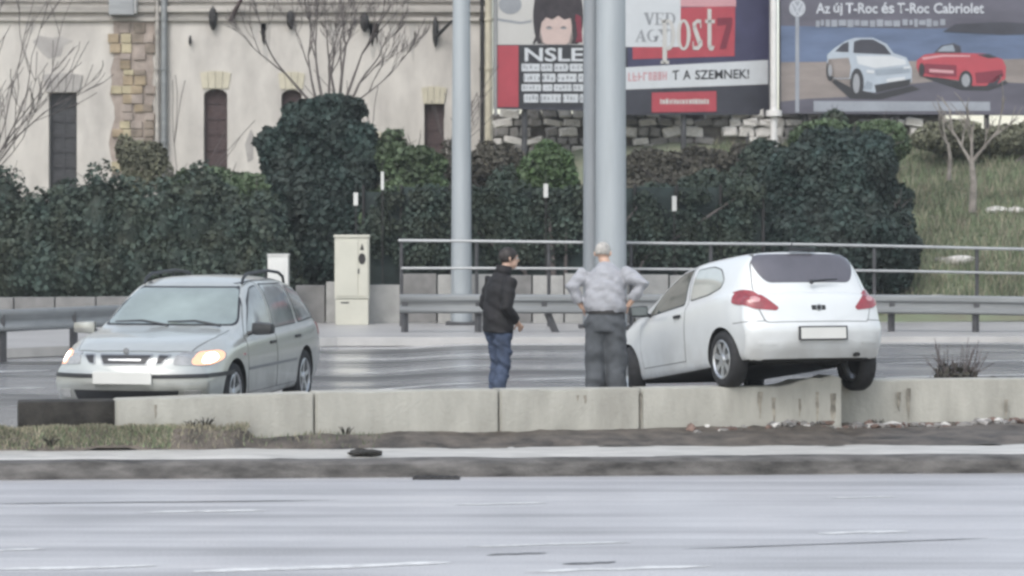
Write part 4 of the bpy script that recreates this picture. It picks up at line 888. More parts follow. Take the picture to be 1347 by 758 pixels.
bare_tree('thin bare sapling in front of the rain pipe of the building', 232, 330, 52, 4.0, .022, 'bark', (.25, .5), 1, .35, .44)
bare_tree('slender bare bush before the building corner beside the slim mast', 575, 330, 50.5, 4.0, .03, 'bark', (-.5, .3, .0), 2, .5, .44)
# dark netting fence on the far side of the railing
DN = 45.75; fx = [478, 528, 592, 655, 720, 785, 835, 890, 948, 1004]
nf = thing('netting_fence', 'dark green netting fence with a level top behind the pipe railing', 'fence', (PX(740, DN), DN, .44)); O3 = nf.location.copy()
for i in range(len(fx) - 1):
    a, c = PX(fx[i], DN), PX(fx[i + 1], DN); tp = PZ(252 if i < 1 else 246 + random.uniform(-2, 2), DN); k = 10; vs = []
    for q in range(k + 1):
        X = a + (c - a) * q / k
        for z in np.linspace(.46, tp, 7): vs.append(Vector((X, DN + .05 * float(vnoise(X * 2, z * 2, 7) - .5) + .02, z - .015 * math.sin(math.pi * q / k) * (z > tp - .01))) - O3)
    b = MB(); b.add(vs, [(q * 7 + z, (q + 1) * 7 + z, (q + 1) * 7 + z + 1, q * 7 + z + 1) for q in range(k) for z in range(6)]); o = b.build('netting', M['netting'], nf, True); md = o.modifiers.new('t', 'SOLIDIFY'); md.thickness = .012
for i, px in enumerate(fx):
    b = MB(); b.tube([Vector((PX(px, DN - .05), DN - .05, .40)) - O3, Vector((PX(px, DN - .05), DN - .05, PZ(243, DN))) - O3], .03, 8); b.build('post', M['iron'], nf, True)
fs = []
for px, py, rx, ry in ((500, 300, 26, 50), (548, 300, 28, 46), (610, 290, 34, 44), (650, 300, 26, 48), (690, 290, 30, 52), (745, 288, 28, 54), (850, 300, 34, 44), (905, 306, 36, 40), (965, 300, 38, 48), (690, 330, 60, 24), (880, 338, 70, 20), (560, 335, 50, 20), (512, 262, 26, 18), (560, 258, 30, 16), (612, 262, 28, 18), (668, 256, 34, 18), (720, 262, 30, 18), (760, 258, 24, 18), (846, 262, 22, 14), (915, 258, 30, 16), (975, 256, 34, 20)): fs.append(pe(px, py, rx, ry, DN - .12, .10))
plant('fence_ivy', 'dark ivy growing in patches through the netting of the fence', 'ivy', fs, 12500, .085, 'leaf_dark', (PX(740, DN - .1), DN - .1, .44), seed=31, ragged=.5, core=0, nstem=6, shell=.9)
for (px, py, hh), lb in zip(((468, 262, 17), (503, 238, 24), (718, 251, 18), (887, 268, 20)), ('small white tag hanging before the ivy tree foliage', 'thin white tag on the fence between the ivy tree and the olive shrub', 'small white tag on the dark fence below the bright green bush', 'small white tag on the dark fence right of the twin masts')):
    D_ = 45.5; t = thing('fence_tag', lb, 'tag', P(px, py, D_), 0, 'white tags along the dark fence'); hz = hh / F * D_; wz = (6 if hh < 22 else 4 if px < 600 else 8) / F * D_
    b = MB(); b.bbox((0, 0, 0), (wz, .03, hz), .008); b.build('plate', M['tag_white'], t)
    b = MB(); b.tube([(0, .02, hz / 2), (0, .02, hz / 2 + .15), (0, .14, hz / 2 + .18)], .008, 6); b.tube([(0, .03, -hz / 2), (0, .05, P(px, py, D_).z * -1 + .5)], .014, 6); b.build('wire', M['iron'], t)
# stones lying on the grass bank
for px, py, D_, r_, lb in ((1312, 262, 51, .20, 'pale rock beside the forked sapling, upper one on the bank'), (1335, 272, 51, .16, 'smaller pale rock near the right edge of the grass bank'), (1262, 318, 48.5, .26, 'flat pale slab lying low on the grass bank'), (1232, 370, 46.6, .16, 'pale stone at the foot of the tall evergreen mass'), (1240, 312, 48.6, .14, 'dark stump like lump on the lower grass bank')):
    b = MB(); b.ball((0, 0, 0), r_, 2, (1.5, .8, .5), .14); o = b.build('rock', M['rubble_grey'] if 'dark' in lb else M['rubble_pale'], None, True); X = PX(px, D_); o.location = (X, D_, float(bank_z(X, D_)) + r_ * .15); tag(o, lb, 'rock')
# dead plant behind the right part of the wall, and a dark lump beside it
D_ = 26.4; X = PX(1257, D_); t = thing('dead_plant', 'dry dark tuft of stems behind the right end of the wall', 'plant', (X, D_, ZF)); b = MB()
for k in range(46):
    a = random.uniform(-1, 1); b.tube([(a * .10, random.uniform(-.06, .06), 0), (a * .2 + random.gauss(0, .03), random.uniform(-.1, .1), .25), (a * .30 + random.gauss(0, .06), random.uniform(-.15, .15), random.uniform(.40, .72))], [.010, .008, .004], 4)
b.build('stems', M['bark'], t); link('dead_leaves', leaf_cloud([((0, 0, .2), (.32, .2, .22))], 700, .05, 3, .8, .5), M['leaf_brown'], t)
D_ = 26.2; X = PX(1318, D_); b = MB()
for k in range(8): b.ball((random.uniform(-.16, .16), random.uniform(-.08, .08), .15 + random.uniform(0, .04)), random.uniform(.06, .12), 2, (1.3, 1, .8), .1)
b.bbox((0, 0, .07), (.42, .26, .14), .03); o = b.build('soil_heap', M['dark_block'], None, True); o.location = (X, D_, ZF); tag(o, 'low dark heap of earth behind the right end of the wall', 'heap')
for px, hgt in ((456, .10), (255, .06), (272, .09), (70, .08), (1155, .07)):
    w_ = wall_pt(px, -.12); t = thing('weed', {456: 'small dark weed against the second wall block', 255: 'short weed against the first wall block, left of its partner', 272: 'taller weed against the first wall block', 70: 'dark weed before the nearly black block', 1155: 'small weed at the foot of the right wall block'}[px], 'weed', (w_.x, w_.y + (.3 if px > 1100 else 0), float(soil_z(np.array(w_.x), np.array(w_.y)))))
    b = MB()
    for k in range(14): a = random.uniform(-1, 1); b.tube([(a * .02, 0, -.02), (a * .06, random.uniform(-.04, .04), hgt * .6), (a * .10, random.uniform(-.06, .06), hgt * random.uniform(.7, 1.2))], [.006, .005, .002], 4)
    b.build('stems', M['leaf_brown'], t)
# ================================================================== cars
def car_body(sp):
    """closed car shell from 1-D profiles: returns a bmesh (x forward, y left, z up)"""
    K = lambda key, x: pchip([k for k, _ in sp[key]], [v for _, v in sp[key]], x)
    xr, xf = sp['xr'], sp['xf']
    t = np.linspace(0, 1, 84); xs = xr + (xf - xr) * t
    M = 40
    secs = []
    for x in xs:
        W, zb, zt, zl, yr, dr = (float(K(k, x)) for k in ('W', 'zb', 'zt', 'belt', 'yr', 'drop'))
        zr = zt - dr; zr = max(zr, zl + .012)
        yb = W - sp.get('shoulder', .05)
        bul = sp.get('bulge', .025)
        zm = zb + (zl - zb) * .5
        key = [(0, zb), (W - .16, zb), (W - .05, zb + .025), (W - .018, zb + .10), (W - .004, zm - .06), (W, zm + .05),
               (W - .012, zl - .10), (W - .028, zl - .035), (yb, zl), (yb + (yr - yb) * .5 + bul * min(1, (zr - zl) / .3), zl + (zr - zl) * .52),
               (yr + .012, zr - .01 if zr - zl > .1 else zr - .002), (yr * .86, zr + (zt - zr) * .45), (yr * .5, zr + (zt - zr) * .86), (0, zt)]
        key = np.array(key); d = np.r_[0, np.cumsum(np.hypot(*np.diff(key, axis=0).T) + 1e-4)]
        # dense samples in every key interval so that creases keep their place
        q = np.interp(np.linspace(0, len(d) - 1, M), np.arange(len(d)), d)
        secs.append(np.c_[pchip(d, key[:, 0], q), pchip(d, key[:, 1], q)])
    rings = []
    def ring(x, s):
        left = [(x, a, b) for a, b in s]; right = [(x, -a, b) for a, b in s[-2:0:-1]]
        return np.array(left + right)
    def cap(s, x0, depth, p):
        zc = sp.get('zc', .55); out = []
        for u in np.linspace(0, 1, 11)[1:]:
            u = math.sin(u * math.pi / 2); k = max(.03, (1 - u ** p) ** (1 / p)) if u < 1 else .03
            s2 = s.copy(); s2[:, 0] *= k; s2[:, 1] = zc + (s2[:, 1] - zc) * k
            out.append(ring(x0 + depth * u, s2))
        return out
    rings += cap(secs[0], xr, -sp['capr'], sp.get('pr', 3.2))[::-1]
    rings += [ring(x, s) for x, s in zip(xs, secs)]
    rings += cap(secs[-1], xf, sp['capf'], sp.get('pf', 3.0))
    A = np.array(rings); n, m, _ = A.shape
    sm = lambda q: q * q * (3 - 2 * q)
    wf = sm(np.clip((A[..., 0] - (xf - .75)) / .75, 0, 1)); wr = sm(np.clip(((xr + .6) - A[..., 0]) / .6, 0, 1))
    yy = (np.abs(A[..., 1]) / .85) ** 2.4
    pf = np.interp(A[..., 2], *zip(*sp['proff'])); pr = np.interp(A[..., 2], *zip(*sp['profr']))
    A[..., 0] += wf * (pf - sp['bowf'] * yy) - wr * (pr - sp['bowr'] * yy)
    bm = bmesh.new()
    vs = [[bm.verts.new(A[i, j]) for j in range(m)] for i in range(n)]
    for i in range(n - 1):
        for j in range(m):
            bm.faces.new((vs[i][j], vs[i][(j + 1) % m], vs[i + 1][(j + 1) % m], vs[i + 1][j]))
    bm.faces.new(vs[0]); bm.faces.new(vs[-1][::-1])
    bmesh.ops.recalc_face_normals(bm, faces=bm.faces[:])
    for f in bm.faces: f.smooth = True
    bm.normal_update()
    return bm

def patch(src, axis, poly, cond, off, name, m, parent, skirt=.006):
    """piece of the car shell inside a convex outline (seen along an axis), raised by off: a panel of its own that follows the shell"""
    ia, ib = {'x': (1, 2), 'y': (0, 2), 'z': (0, 1)}[axis]
    us = [p[0] for p in poly]; vs_ = [p[1] for p in poly]
    lo = (min(us) - .12, min(vs_) - .12); hi = (max(us) + .12, max(vs_) + .12)
    bm = src.copy()
    bmesh.ops.delete(bm, geom=[f for f in bm.faces if not (cond(f.calc_center_median(), f.normal) and any(lo[0] <= v.co[ia] <= hi[0] and lo[1] <= v.co[ib] <= hi[1] for v in f.verts))], context='FACES')
    for v in bm.verts: v.co += v.normal * off
    area = sum(us[i] * vs_[(i + 1) % len(poly)] - us[(i + 1) % len(poly)] * vs_[i] for i in range(len(poly)))
    pl = list(poly) if area > 0 else list(poly)[::-1]
    for i in range(len(pl)):
        a, b = pl[i], pl[(i + 1) % len(pl)]; d = (b[0] - a[0], b[1] - a[1])
        L = math.hypot(*d)
        if L < 1e-6: continue
        no = [0, 0, 0]; no[ia] = d[1] / L; no[ib] = -d[0] / L
        co = [0, 0, 0]; co[ia] = a[0]; co[ib] = a[1]
        bmesh.ops.bisect_plane(bm, geom=bm.verts[:] + bm.edges[:] + bm.faces[:], plane_co=co, plane_no=no, clear_outer=True)
    bm.normal_update()
    be = [e for e in bm.edges if e.is_boundary]
    nm = {v: v.normal.copy() for e in be for v in e.verts}
    cent = {}
    r = bmesh.ops.extrude_edge_only(bm, edges=be)
    nv = [g for g in r['geom'] if isinstance(g, bmesh.types.BMVert)]
    old = list(nm.keys())
    from mathutils.kdtree import KDTree
    if old and nv:
        kd = KDTree(len(old))
        for i, v in enumerate(old): kd.insert(v.co, i)
        kd.balance()
        for v in nv: v.co -= nm[old[kd.find(v.co)[1]]] * (off + skirt)
    for f in bm.faces: f.smooth = True
    me = bpy.data.meshes.new(name); bm.to_mesh(me); bm.free()
    o = link(name, me, m, parent)
    try: me.set_sharp_from_angle(angle=R(40))
    except Exception: pass
    return o
def rpoly(pts, r=.03, n=4):
    """convex polygon with rounded corners"""
    out = []; k = len(pts)
    for i in range(k):
        a, b, c = (Vector(pts[(i + j) % k]) for j in (-1, 0, 1))
        u = (a - b); v = (c - b); q = min(r, u.length * .45, v.length * .45); p0 = b + u.normalized() * q; p1 = b + v.normalized() * q
        for j in range(n + 1):
            t = j / n; out.append(tuple(p0 * (1 - t) ** 2 + b * 2 * t * (1 - t) + p1 * t * t))
    return out
LEFT = lambda c, n: n.y > .15
RIGHT = lambda c, n: n.y < -.15
mirx = lambda poly: [(-a, b) for a, b in poly]

def car_wheel(parent, c, r, side, rimr, spokes, steer=0, wide=.19):
    """wheel > tyre, rim; side +1 = left"""
    hub = MB(); hub.lathe([(.001, -.03), (rimr * .62, -.03), (rimr * .62, .02), (.001, .02)], 24)
    h = hub.build('wheel', M['rubber'], parent, True); h.location = c; h.rotation_euler = (0, 0, steer + (0 if side > 0 else math.pi))
    t = MB(); w2 = wide / 2
    t.lathe([(rimr, -w2 + .01), (rimr + .012, -w2), (r - .05, -w2 - .006), (r - .015, -w2 + .012), (r, -w2 + .04), (r + .002, 0), (r, w2 - .04), (r - .015, w2 - .012), (r - .05, w2 + .006), (rimr + .012, w2), (rimr, w2 - .01), (rimr - .01, 0)], 40, closed=True)
    t.build('tyre', M['rubber'], h, True)
    b = MB()
    b.lathe([(rimr + .004, w2 - .004), (rimr - .008, w2 + .002), (rimr - .025, w2 - .014), (rimr - .03, -.05), (rimr, -.06)], 40)
    for k in range(spokes):
        a = 2 * math.pi * k / spokes + .3
        u = Vector((math.cos(a), 0, math.sin(a))); v = Vector((-math.sin(a), 0, math.cos(a)))
        pts = []
        for rr, hw, dep in ((.03, .034, w2 - .022), (rimr * .55, .027, w2 - .014), (rimr - .02, .036, w2 - .012)):
            pts.append((rr, hw, dep))
        vs = []
        for rr, hw, dep in pts:
            for sx, dd in ((-1, 0), (1, 0), (1, -.03), (-1, -.03)):
                vs.append(u * rr + v * hw * sx + Vector((0, dep + dd, 0)))
        fs = [(i * 4 + j, i * 4 + (j + 1) % 4, (i + 1) * 4 + (j + 1) % 4, (i + 1) * 4 + j) for i in range(2) for j in range(4)]
        b.add(vs, fs)
    b.lathe([(.001, w2 - .004), (.04, w2 - .006), (.055, w2 - .02), (.055, w2 - .05)], 20)
    b.build('rim', M['alloy'], h, True)
    return h

def finish_body(bm, name, paint, parent, arches, r):
    me = bpy.data.meshes.new(name); bm.to_mesh(me)
    o = link(name, me, [paint, M['underside']], parent)
    for f in me.polygons: f.use_smooth = True
    cb = MB()
    for x, z in arches:
        for s in (-1, 1):
            cb.lathe([(.001, s * .52), (r, s * .52), (r, s * 1.05), (.001, s * 1.05)], 44, c=(x, 0, z))
    cm = cb.mesh('cutter'); cm.materials.append(M['underside']); co = bpy.data.objects.new('cutter', cm); C.objects.link(co)
    md = o.modifiers.new('b', 'BOOLEAN'); md.operation = 'DIFFERENCE'; md.solver = 'EXACT'; md.object = co; md.material_mode = 'TRANSFER'
    co.matrix_world = parent.matrix_world
    dg = bpy.context.evaluated_depsgraph_get(); dg.update()
    nme = bpy.data.meshes.new_from_object(o.evaluated_get(dg)); o.modifiers.clear(); o.data = nme; nme.name = name
    bpy.data.objects.remove(co)
    # floor pan reads as dark underside
    for p in nme.polygons:
        if p.normal.z < -.75 and p.center.z < .40: p.material_index = 1
    nme.set_sharp_from_angle(angle=R(35))
    return o

def mirror_part(parent, side, c, paint, size=(.11, .22, .13)):
    b = MB(); b.bbox((0, 0, 0), size, min(size) * .42); b.v = [(x, y, z * (1 - .22 * side * y / size[1])) for x, y, z in b.v]; 
    o = b.build('wing_mirror', paint, parent, True); o.location = (c[0], side * c[1], c[2]); o.rotation_euler = (0, 0, side * -.15)
    g = MB(); g.bbox((-size[0] / 2 - .002, 0, 0), (.008, size[1] * .82, size[2] * .74), .003)
    g.build('mirror_glass', M['car_glass'], o)
    a = MB(); a.tube([(.0, -side * size[1] * .4, -.03), (.02, -side * (size[1] * .4 + .09), -.06)], .022, 8); a.build('mirror_arm', M['trim'], o, True)
    return o

def door_set(bm, car, paint, poly, windows, handle, cond, seam=True, glass='car_glass'):
    if seam:
        cx = sum(p[0] for p in poly) / len(poly); cz = sum(p[1] for p in poly) / len(poly)
        big = [(cx + (a - cx) * (1 + .010 / max(.1, abs(a - cx))) , cz + (b - cz) * (1 + .008 / max(.1, abs(b - cz)))) for a, b in poly]
        patch(bm, 'y', big, cond, .0012, 'door_seam', M['trim'], car, .002)
    d = patch(bm, 'y', poly, cond, .0035, 'door', paint, car, .004)
    for wp in windows:
        big = [(sum(p[0] for p in wp) / len(wp), sum(p[1] for p in wp) / len(wp))]
        cx, cz = big[0]
        fr = [(a + .018 * (1 if a > cx else -1), b + .016 * (1 if b > cz else -1)) for a, b in wp]
        patch(bm, 'y', rpoly(fr, .04), cond, .005, 'window_frame', M['trim'], d, .003)
        patch(bm, 'y', rpoly(wp, .035), cond, .0075, 'window', M[glass], d, .003)
    return d

def handle_at(bm, parent, side, x, z, m, w=.16):
    y = max((v.co.y * side for v in bm.verts if abs(v.co.x - x) < .06 and abs(v.co.z - z) < .05), default=.85)
    b = MB(); b.bbox((x, side * (y + .014), z), (w, .03, .034), .011); b.build('handle', m, parent, True)

# ---- white three-door hatchback, rear wheels up on the wall
def white_hatchback():
    car = thing('hatchback_car', 'white three door hatchback nose down with its rear wheels up on the concrete wall', 'car')
    sp = dict(xr=-1.80, xf=1.93, capr=.10, capf=.14, bowr=.13, bowf=.26, shoulder=.055, bulge=.03, zc=.58,
        zt=[(-1.80, .97), (-1.75, 1.10), (-1.63, 1.34), (-1.56, 1.425), (-1.46, 1.447), (-1.0, 1.478), (-.4, 1.488), (0, 1.463), (.25, 1.41), (.6, 1.235), (.95, 1.05), (1.06, 1.02), (1.4, .955), (1.72, .86), (1.93, .74)],
        belt=[(-1.80, .92), (-1.5, 1.01), (-1, 1.0), (0, .955), (.8, .905), (1.06, .885), (1.5, .82), (1.93, .66)],
        W=[(-1.80, .815), (-1.5, .852), (-1.2, .868), (-.5, .858), (.3, .86), (1.25, .864), (1.7, .84), (1.93, .79)],
        yr=[(-1.80, .62), (-1.7, .575), (-1.56, .555), (-1.2, .585), (-.4, .60), (.2, .59), (.6, .65), (.95, .71), (1.2, .70), (1.93, .60)],
        drop=[(-1.80, .02), (-1.6, .05), (-1.2, .065), (-.4, .07), (.2, .06), (.6, .045), (.95, .03), (1.93, .03)],
        zb=[(-1.80, .25), (-1.5, .25), (-1.2, .23), (1.2, .21), (1.93, .25)],
        proff=[(.2, -.02), (.4, .05), (.6, .04), (.75, -.05), (1, -.12)],
        profr=[(.3, -.03), (.42, .03), (.55, .055), (.60, .05), (.67, .015), (.76, .0), (1.0, -.03), (1.4, -.02)])
    bm = car_body(sp)
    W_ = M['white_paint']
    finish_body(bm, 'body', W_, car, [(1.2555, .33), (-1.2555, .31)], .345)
    REAR = lambda c, n: c.x < -1.35 and n.x < -.05
    REARS = lambda c, n: c.x < -1.50 and (n.x < -.02)
    # tailgate seam, tailgate, glass
    gate = rpoly([(-.60, .655), (.60, .655), (.66, .82), (.64, 1.06), (.60, 1.30), (.50, 1.425), (-.50, 1.425), (-.60, 1.30), (-.64, 1.06), (-.66, .82)], .04)
    big = [(a * 1.014, .99 + (b - .99) * 1.022) for a, b in gate]
    patch(bm, 'x', big, REAR, .001, 'tailgate_seam', M['seam'], car, .002)
    tg = patch(bm, 'x', gate, REAR, .003, 'tailgate', W_, car, .004)
    gl = rpoly([(-.49, 1.085), (.49, 1.085), (.57, 1.20), (.60, 1.33), (.52, 1.408), (-.52, 1.408), (-.60, 1.33), (-.57, 1.20)], .07, 5)
    patch(bm, 'x', gl, REAR, .006, 'rear_window', M['dark_glass'], tg, .004)
    b = MB(); b.bbox((-1.882, 0, .80), (.035, .165, .055), .012); b.build('emblem', M['trim'], tg, True)
    b = MB(); b.lathe([(.030, -.002), (.036, -.004), (.036, -.010), (.030, -.012), (.024, -.010), (.024, -.004)], 24, 'x', (-1.895, 0, .80), closed=True); b.build('emblem_ring', M['chrome'], tg, True)
    # wiper lies along the foot of the glass
    b = MB(); b.tube([(-1.80, .02, 1.085), (-1.795, -.12, 1.10), (-1.785, -.30, 1.112)], [.014, .012, .007], 8); b.ball((-1.805, .02, 1.082), .026, 2); b.build('wiper', M['trim'], tg, True)
    # roof spoiler with the third brake light
    b = MB(); b.bbox((-1.585, 0, 1.455), (.05, .30, .035), .012); b.build('brake_light', M['trim'], car, True)
    for s in (1, -1):
        tl = [(.845, .985), (.75, 1.025), (.66, 1.005), (.45, .805), (.48, .775), (.70, .800), (.83, .865)]
        tl = tl if s > 0 else mirx(tl)
        patch(bm, 'x', [(a * 1.0, b) for a, b in rpoly(tl, .03)], REARS, .008, 'tail_light', M['tail_red'], car, .008)
        il = [(.735, .925), (.68, .945), (.625, .915), (.64, .875), (.71, .875)]
        patch(bm, 'x', rpoly(il if s > 0 else mirx(il), .02), REARS, .011, 'reversing_lamp', M['tail_pale'], car, .004)
    # bumper: lower insert, plate
    patch(bm, 'x', [(-.32, .43), (.32, .43), (.35, .61), (-.35, .61)], REARS, .002, 'plate_recess', M['bumper_white'], car, .002)
    b = MB(); b.bbox((0, 0, 0), (.02, .57, .15), .006); pf = b.build('number_plate', M['trim'], car); pf.location = (-1.965, 0, .525); pf.rotation_euler = (0, R(-4), 0)
    b = MB(); b.bbox((-.0115, 0, 0), (.006, .53, .118), .002); b.build('plate_face', M['plate'], pf)
    for s in (1, -1):
        patch(bm, 'x', rpoly([(s * .50, .41), (s * .70, .42), (s * .70, .455), (s * .50, .445)], .012), REARS, .004, 'reflector', M['bumper_white'], car, .003)
    patch(bm, 'x', [(-.84, .664), (.84, .664), (.84, .672), (-.84, .672)], REARS, .0012, 'bumper_seam', M['seam'], car, .001)
    # sides
    for s, cond in ((1, LEFT), (-1, RIGHT)):
        door = [(-.33, .36), (.78, .36), (.84, .55), (.84, .88), (.50, 1.20), (.16, 1.385), (-.28, 1.40), (-.36, 1.0)]
        win = [(.70, .955), (-.27, .995), (-.255, 1.375), (.10, 1.352), (.42, 1.19)]
        d = door_set(bm, car, W_, door, [win], None, cond)
        handle_at(bm, d, s, -.18, .865, M['trim'])
        q = [(-.40, 1.01), (-.385, 1.37), (-.80, 1.36), (-1.05, 1.30), (-1.22, 1.17), (-1.18, 1.08), (-.9, 1.03)]
        patch(bm, 'y', rpoly(q, .05), cond, .003, 'quarter_frame', M['seam'], car, .003)
        cx = sum(p[0] for p in q) / len(q); cz = sum(p[1] for p in q) / len(q)
        patch(bm, 'y', rpoly([(cx + (a - cx) * .96, cz + (b_ - cz) * .92) for a, b_ in q], .05), cond, .006, 'quarter_window', M['sky_pale_glass'], car, .003)
        mirror_part(car, s, (.66, .955, 1.0), M['trim'])
        hl = [(1.92, .70), (1.45, .86), (1.50, .74), (1.78, .62)]
        patch(bm, 'y', rpoly(hl, .03), lambda c, n, s=s: n.y * s > .1 and c.x > 1.3, .004, 'headlight', M['lamp_clear'], car, .004)
        patch(bm, 'y', [(-.90, .255), (.90, .245), (.90, .30), (-.90, .305)], cond, .004, 'sill_trim', W_, car, .003)
    patch(bm, 'x', rpoly([(-.60, 1.05), (.60, 1.05), (.50, 1.36), (-.50, 1.36)], .06), lambda c, n: c.x > .1 and n.x > .2, .004, 'windscreen', M['car_glass'], car, .003)
    b = MB(); b.tube([(-1.30, 0, 1.47), (-1.36, 0, 1.53), (-1.46, 0, 1.66)], [.012, .006, .003], 6); b.build('aerial', M['trim'], car, True)
    # running gear seen under the raised tail
    b = MB(); b.tube([(-1.22, -.66, .30), (-1.22, .66, .31)], .045, 8); b.bbox((-1.25, .25, .30), (.55, .5, .13), .04); b.tube([(-1.3, -.35, .28), (-1.62, -.38, .30)], .075, 10); b.tube([(-1.60, -.42, .31), (-1.90, -.44, .30)], .022, 8)
    for s in (-1, 1): b.tube([(-.75, s * .5, .27), (-1.25, s * .60, .30)], .05, 8); b.tube([(-1.30, s * .56, .30), (-1.33, s * .54, .55)], .045, 8)
    b.build('rear_axle', M['underside'], car, True)
    car_wheel(car, (-1.2555, .765, .312), .308, 1, .205, 7); car_wheel(car, (-1.2555, -.765, .255), .308, -1, .205, 7)
    car_wheel(car, (1.2555, .765, .34), .308, 1, .205, 7, -.35); car_wheel(car, (1.2555, -.765, .34), .308, -1, .205, 7, -.35)
    bm.free()
    return car

# ---- silver estate, headlights on
def silver_estate():
    car = thing('estate_car', 'silver grey estate car with both headlights on standing behind the low concrete wall', 'car')
    sp = dict(xr=-2.33, xf=2.14, capr=.11, capf=.13, bowr=.14, bowf=.20, shoulder=.05, bulge=.03, zc=.56,
        zt=[(-2.33, .955), (-2.27, 1.03), (-2.0, 1.26), (-1.80, 1.39), (-1.62, 1.44), (-1.2, 1.49), (-.8, 1.512), (-.3, 1.510), (.08, 1.455), (.3, 1.37), (.9, 1.025), (1.02, .985), (1.5, .93), (1.95, .865), (2.14, .775)],
        belt=[(-2.33, .91), (-2, .94), (-1, .92), (0, .895), (.8, .87), (1.05, .86), (1.5, .82), (2.14, .63)],
        W=[(-2.33, .81), (-2, .865), (-1.3, .893), (0, .895), (1.3, .893), (1.8, .865), (2.14, .82)],
        yr=[(-2.33, .66), (-2.0, .60), (-1.6, .585), (-1.0, .61), (-.3, .62), (.1, .615), (.6, .685), (.95, .735), (1.3, .73), (2.14, .62)],
        drop=[(-2.33, .02), (-2.1, .05), (-1.2, .065), (-.3, .07), (.1, .06), (.6, .05), (.95, .03), (2.14, .035)],
        zb=[(-2.33, .34), (-2, .26), (-1.3, .21), (1.3, .20), (2.14, .22)],
        proff=[(.2, -.03), (.3, .02), (.45, .07), (.56, .07), (.60, .04), (.74, .015), (.81, -.03), (1, -.10)],
        profr=[(.3, 0), (.45, .06), (.6, .05), (.7, .0), (1.4, -.02)])
    bm = car_body(sp)
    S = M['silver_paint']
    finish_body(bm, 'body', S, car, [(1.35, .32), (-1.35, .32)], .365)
    FR = lambda c, n: c.x > 1.6 and n.x > .02
    ws = rpoly([(-.72, 1.02), (.72, 1.02), (.57, 1.385), (-.57, 1.385)], .06)
    WS = lambda c, n: .02 < c.x < 1.1 and n.x > .1
    patch(bm, 'x', rpoly([(-.745, 1.002), (.745, 1.002), (.587, 1.402), (-.587, 1.402)], .06), WS, .002, 'windscreen_seal', M['trim'], car, .003)
    patch(bm, 'x', ws, WS, .006, 'windscreen', M['windscreen'], car, .004)
    # bonnet
    bon = [(1.03, -.70), (1.03, .70), (1.5, .70), (1.98, .60), (2.08, .35), (2.10, 0), (2.08, -.35), (1.98, -.60), (1.5, -.70)]
    patch(bm, 'z', [(a + (.010 if a > 1.5 else -.006), b * 1.012) for a, b in bon], lambda c, n: n.z > .3 and c.z > .7, .001, 'bonnet_seam', M['seam'], car, .002)
    patch(bm, 'z', bon, lambda c, n: n.z > .3 and c.z > .7, .0035, 'bonnet', S, car, .004)
    # grille: centre opening and two slanted outer ones, bright frames
    for pl, nm in (([(-.235, .655), (.235, .655), (.285, .768), (-.285, .768)], 'grille'), ([(.315, .66), (.385, .67), (.465, .762), (.335, .768)], 'grille'), ([(-.315, .66), (-.385, .67), (-.465, .762), (-.335, .768)], 'grille')):
        g = patch(bm, 'x', rpoly(pl, .018), FR, .010, nm, M['chrome'], car, .008)
        cx = sum(p[0] for p in pl) / 4; cz = sum(p[1] for p in pl) / 4
        kx = .93 if abs(cx) < .1 else .72
        patch(bm, 'x', rpoly([(cx + (a - cx) * kx, cz + (b - cz) * .76) for a, b in pl], .012), FR, .0135, 'mesh_insert', M['trim'], g, .004)
    patch(bm, 'x', rpoly([(-.17, .704), (.17, .704), (.175, .717), (-.175, .717)], .008), FR, .019, 'grille_bar', M['alloy'], car, .008)
    b = MB(); b.lathe([(.001, .012), (.030, .008), (.034, 0)], 20, 'x', (2.235, 0, .795)); b.build('emblem', M['moulding'], car, True)
    # headlights: long lamp unit, lit low beam at the outer end, amber halo set in as a glowing ring
    for s in (1, -1):
        hl = [(.49, .660), (.80, .645), (.87, .685), (.86, .76), (.80, .795), (.51, .776)]
        h = patch(bm, 'x', rpoly(hl if s > 0 else mirx(hl), .03), FR, .008, 'headlight', M['lamp_clear'], car, .006)
        lo = [(.73, .676), (.80, .672), (.83, .715), (.79, .768), (.73, .764)]
        patch(bm, 'x', rpoly(lo if s > 0 else mirx(lo), .04), FR, .012, 'low_beam', M['lamp_lit'], h, .004)
        gw = [(.66, .660), (.81, .650), (.862, .70), (.85, .765), (.80, .790), (.66, .780)]
        patch(bm, 'x', rpoly(gw if s > 0 else mirx(gw), .04), FR, .010, 'reflector', M['lamp_halo'], h, .004)  # the lit lamp's warm halo, put in as a glowing orange surface
        am = [(.795, .665), (.868, .70), (.862, .77), (.81, .79), (.835, .735)]
    # bumper: dark rub strip, lower grille and plate
    patch(bm, 'x', [(-.90, .525), (.90, .525), (.90, .568), (-.90, .568)], lambda c, n: c.x > 1.45 and n.x > .0, .009, 'bumper_strip', M['trim'], car, .006)
    patch(bm, 'x', rpoly([(-.52, .30), (.52, .30), (.56, .40), (-.56, .40)], .02), FR, .006, 'lower_grille', M['trim'], car, .004)
    for s in (1, -1):
        fg = [(.60, .315), (.76, .33), (.76, .40), (.60, .40)]
        patch(bm, 'x', rpoly(fg if s > 0 else mirx(fg), .02), FR, .007, 'fog_lamp', M['lamp_clear'], car, .004)
    b = MB(); b.bbox((0, 0, 0), (.02, .62, .125), .008); pf = b.build('number_plate', M['plate'], car); pf.location = (2.356, 0, .530)
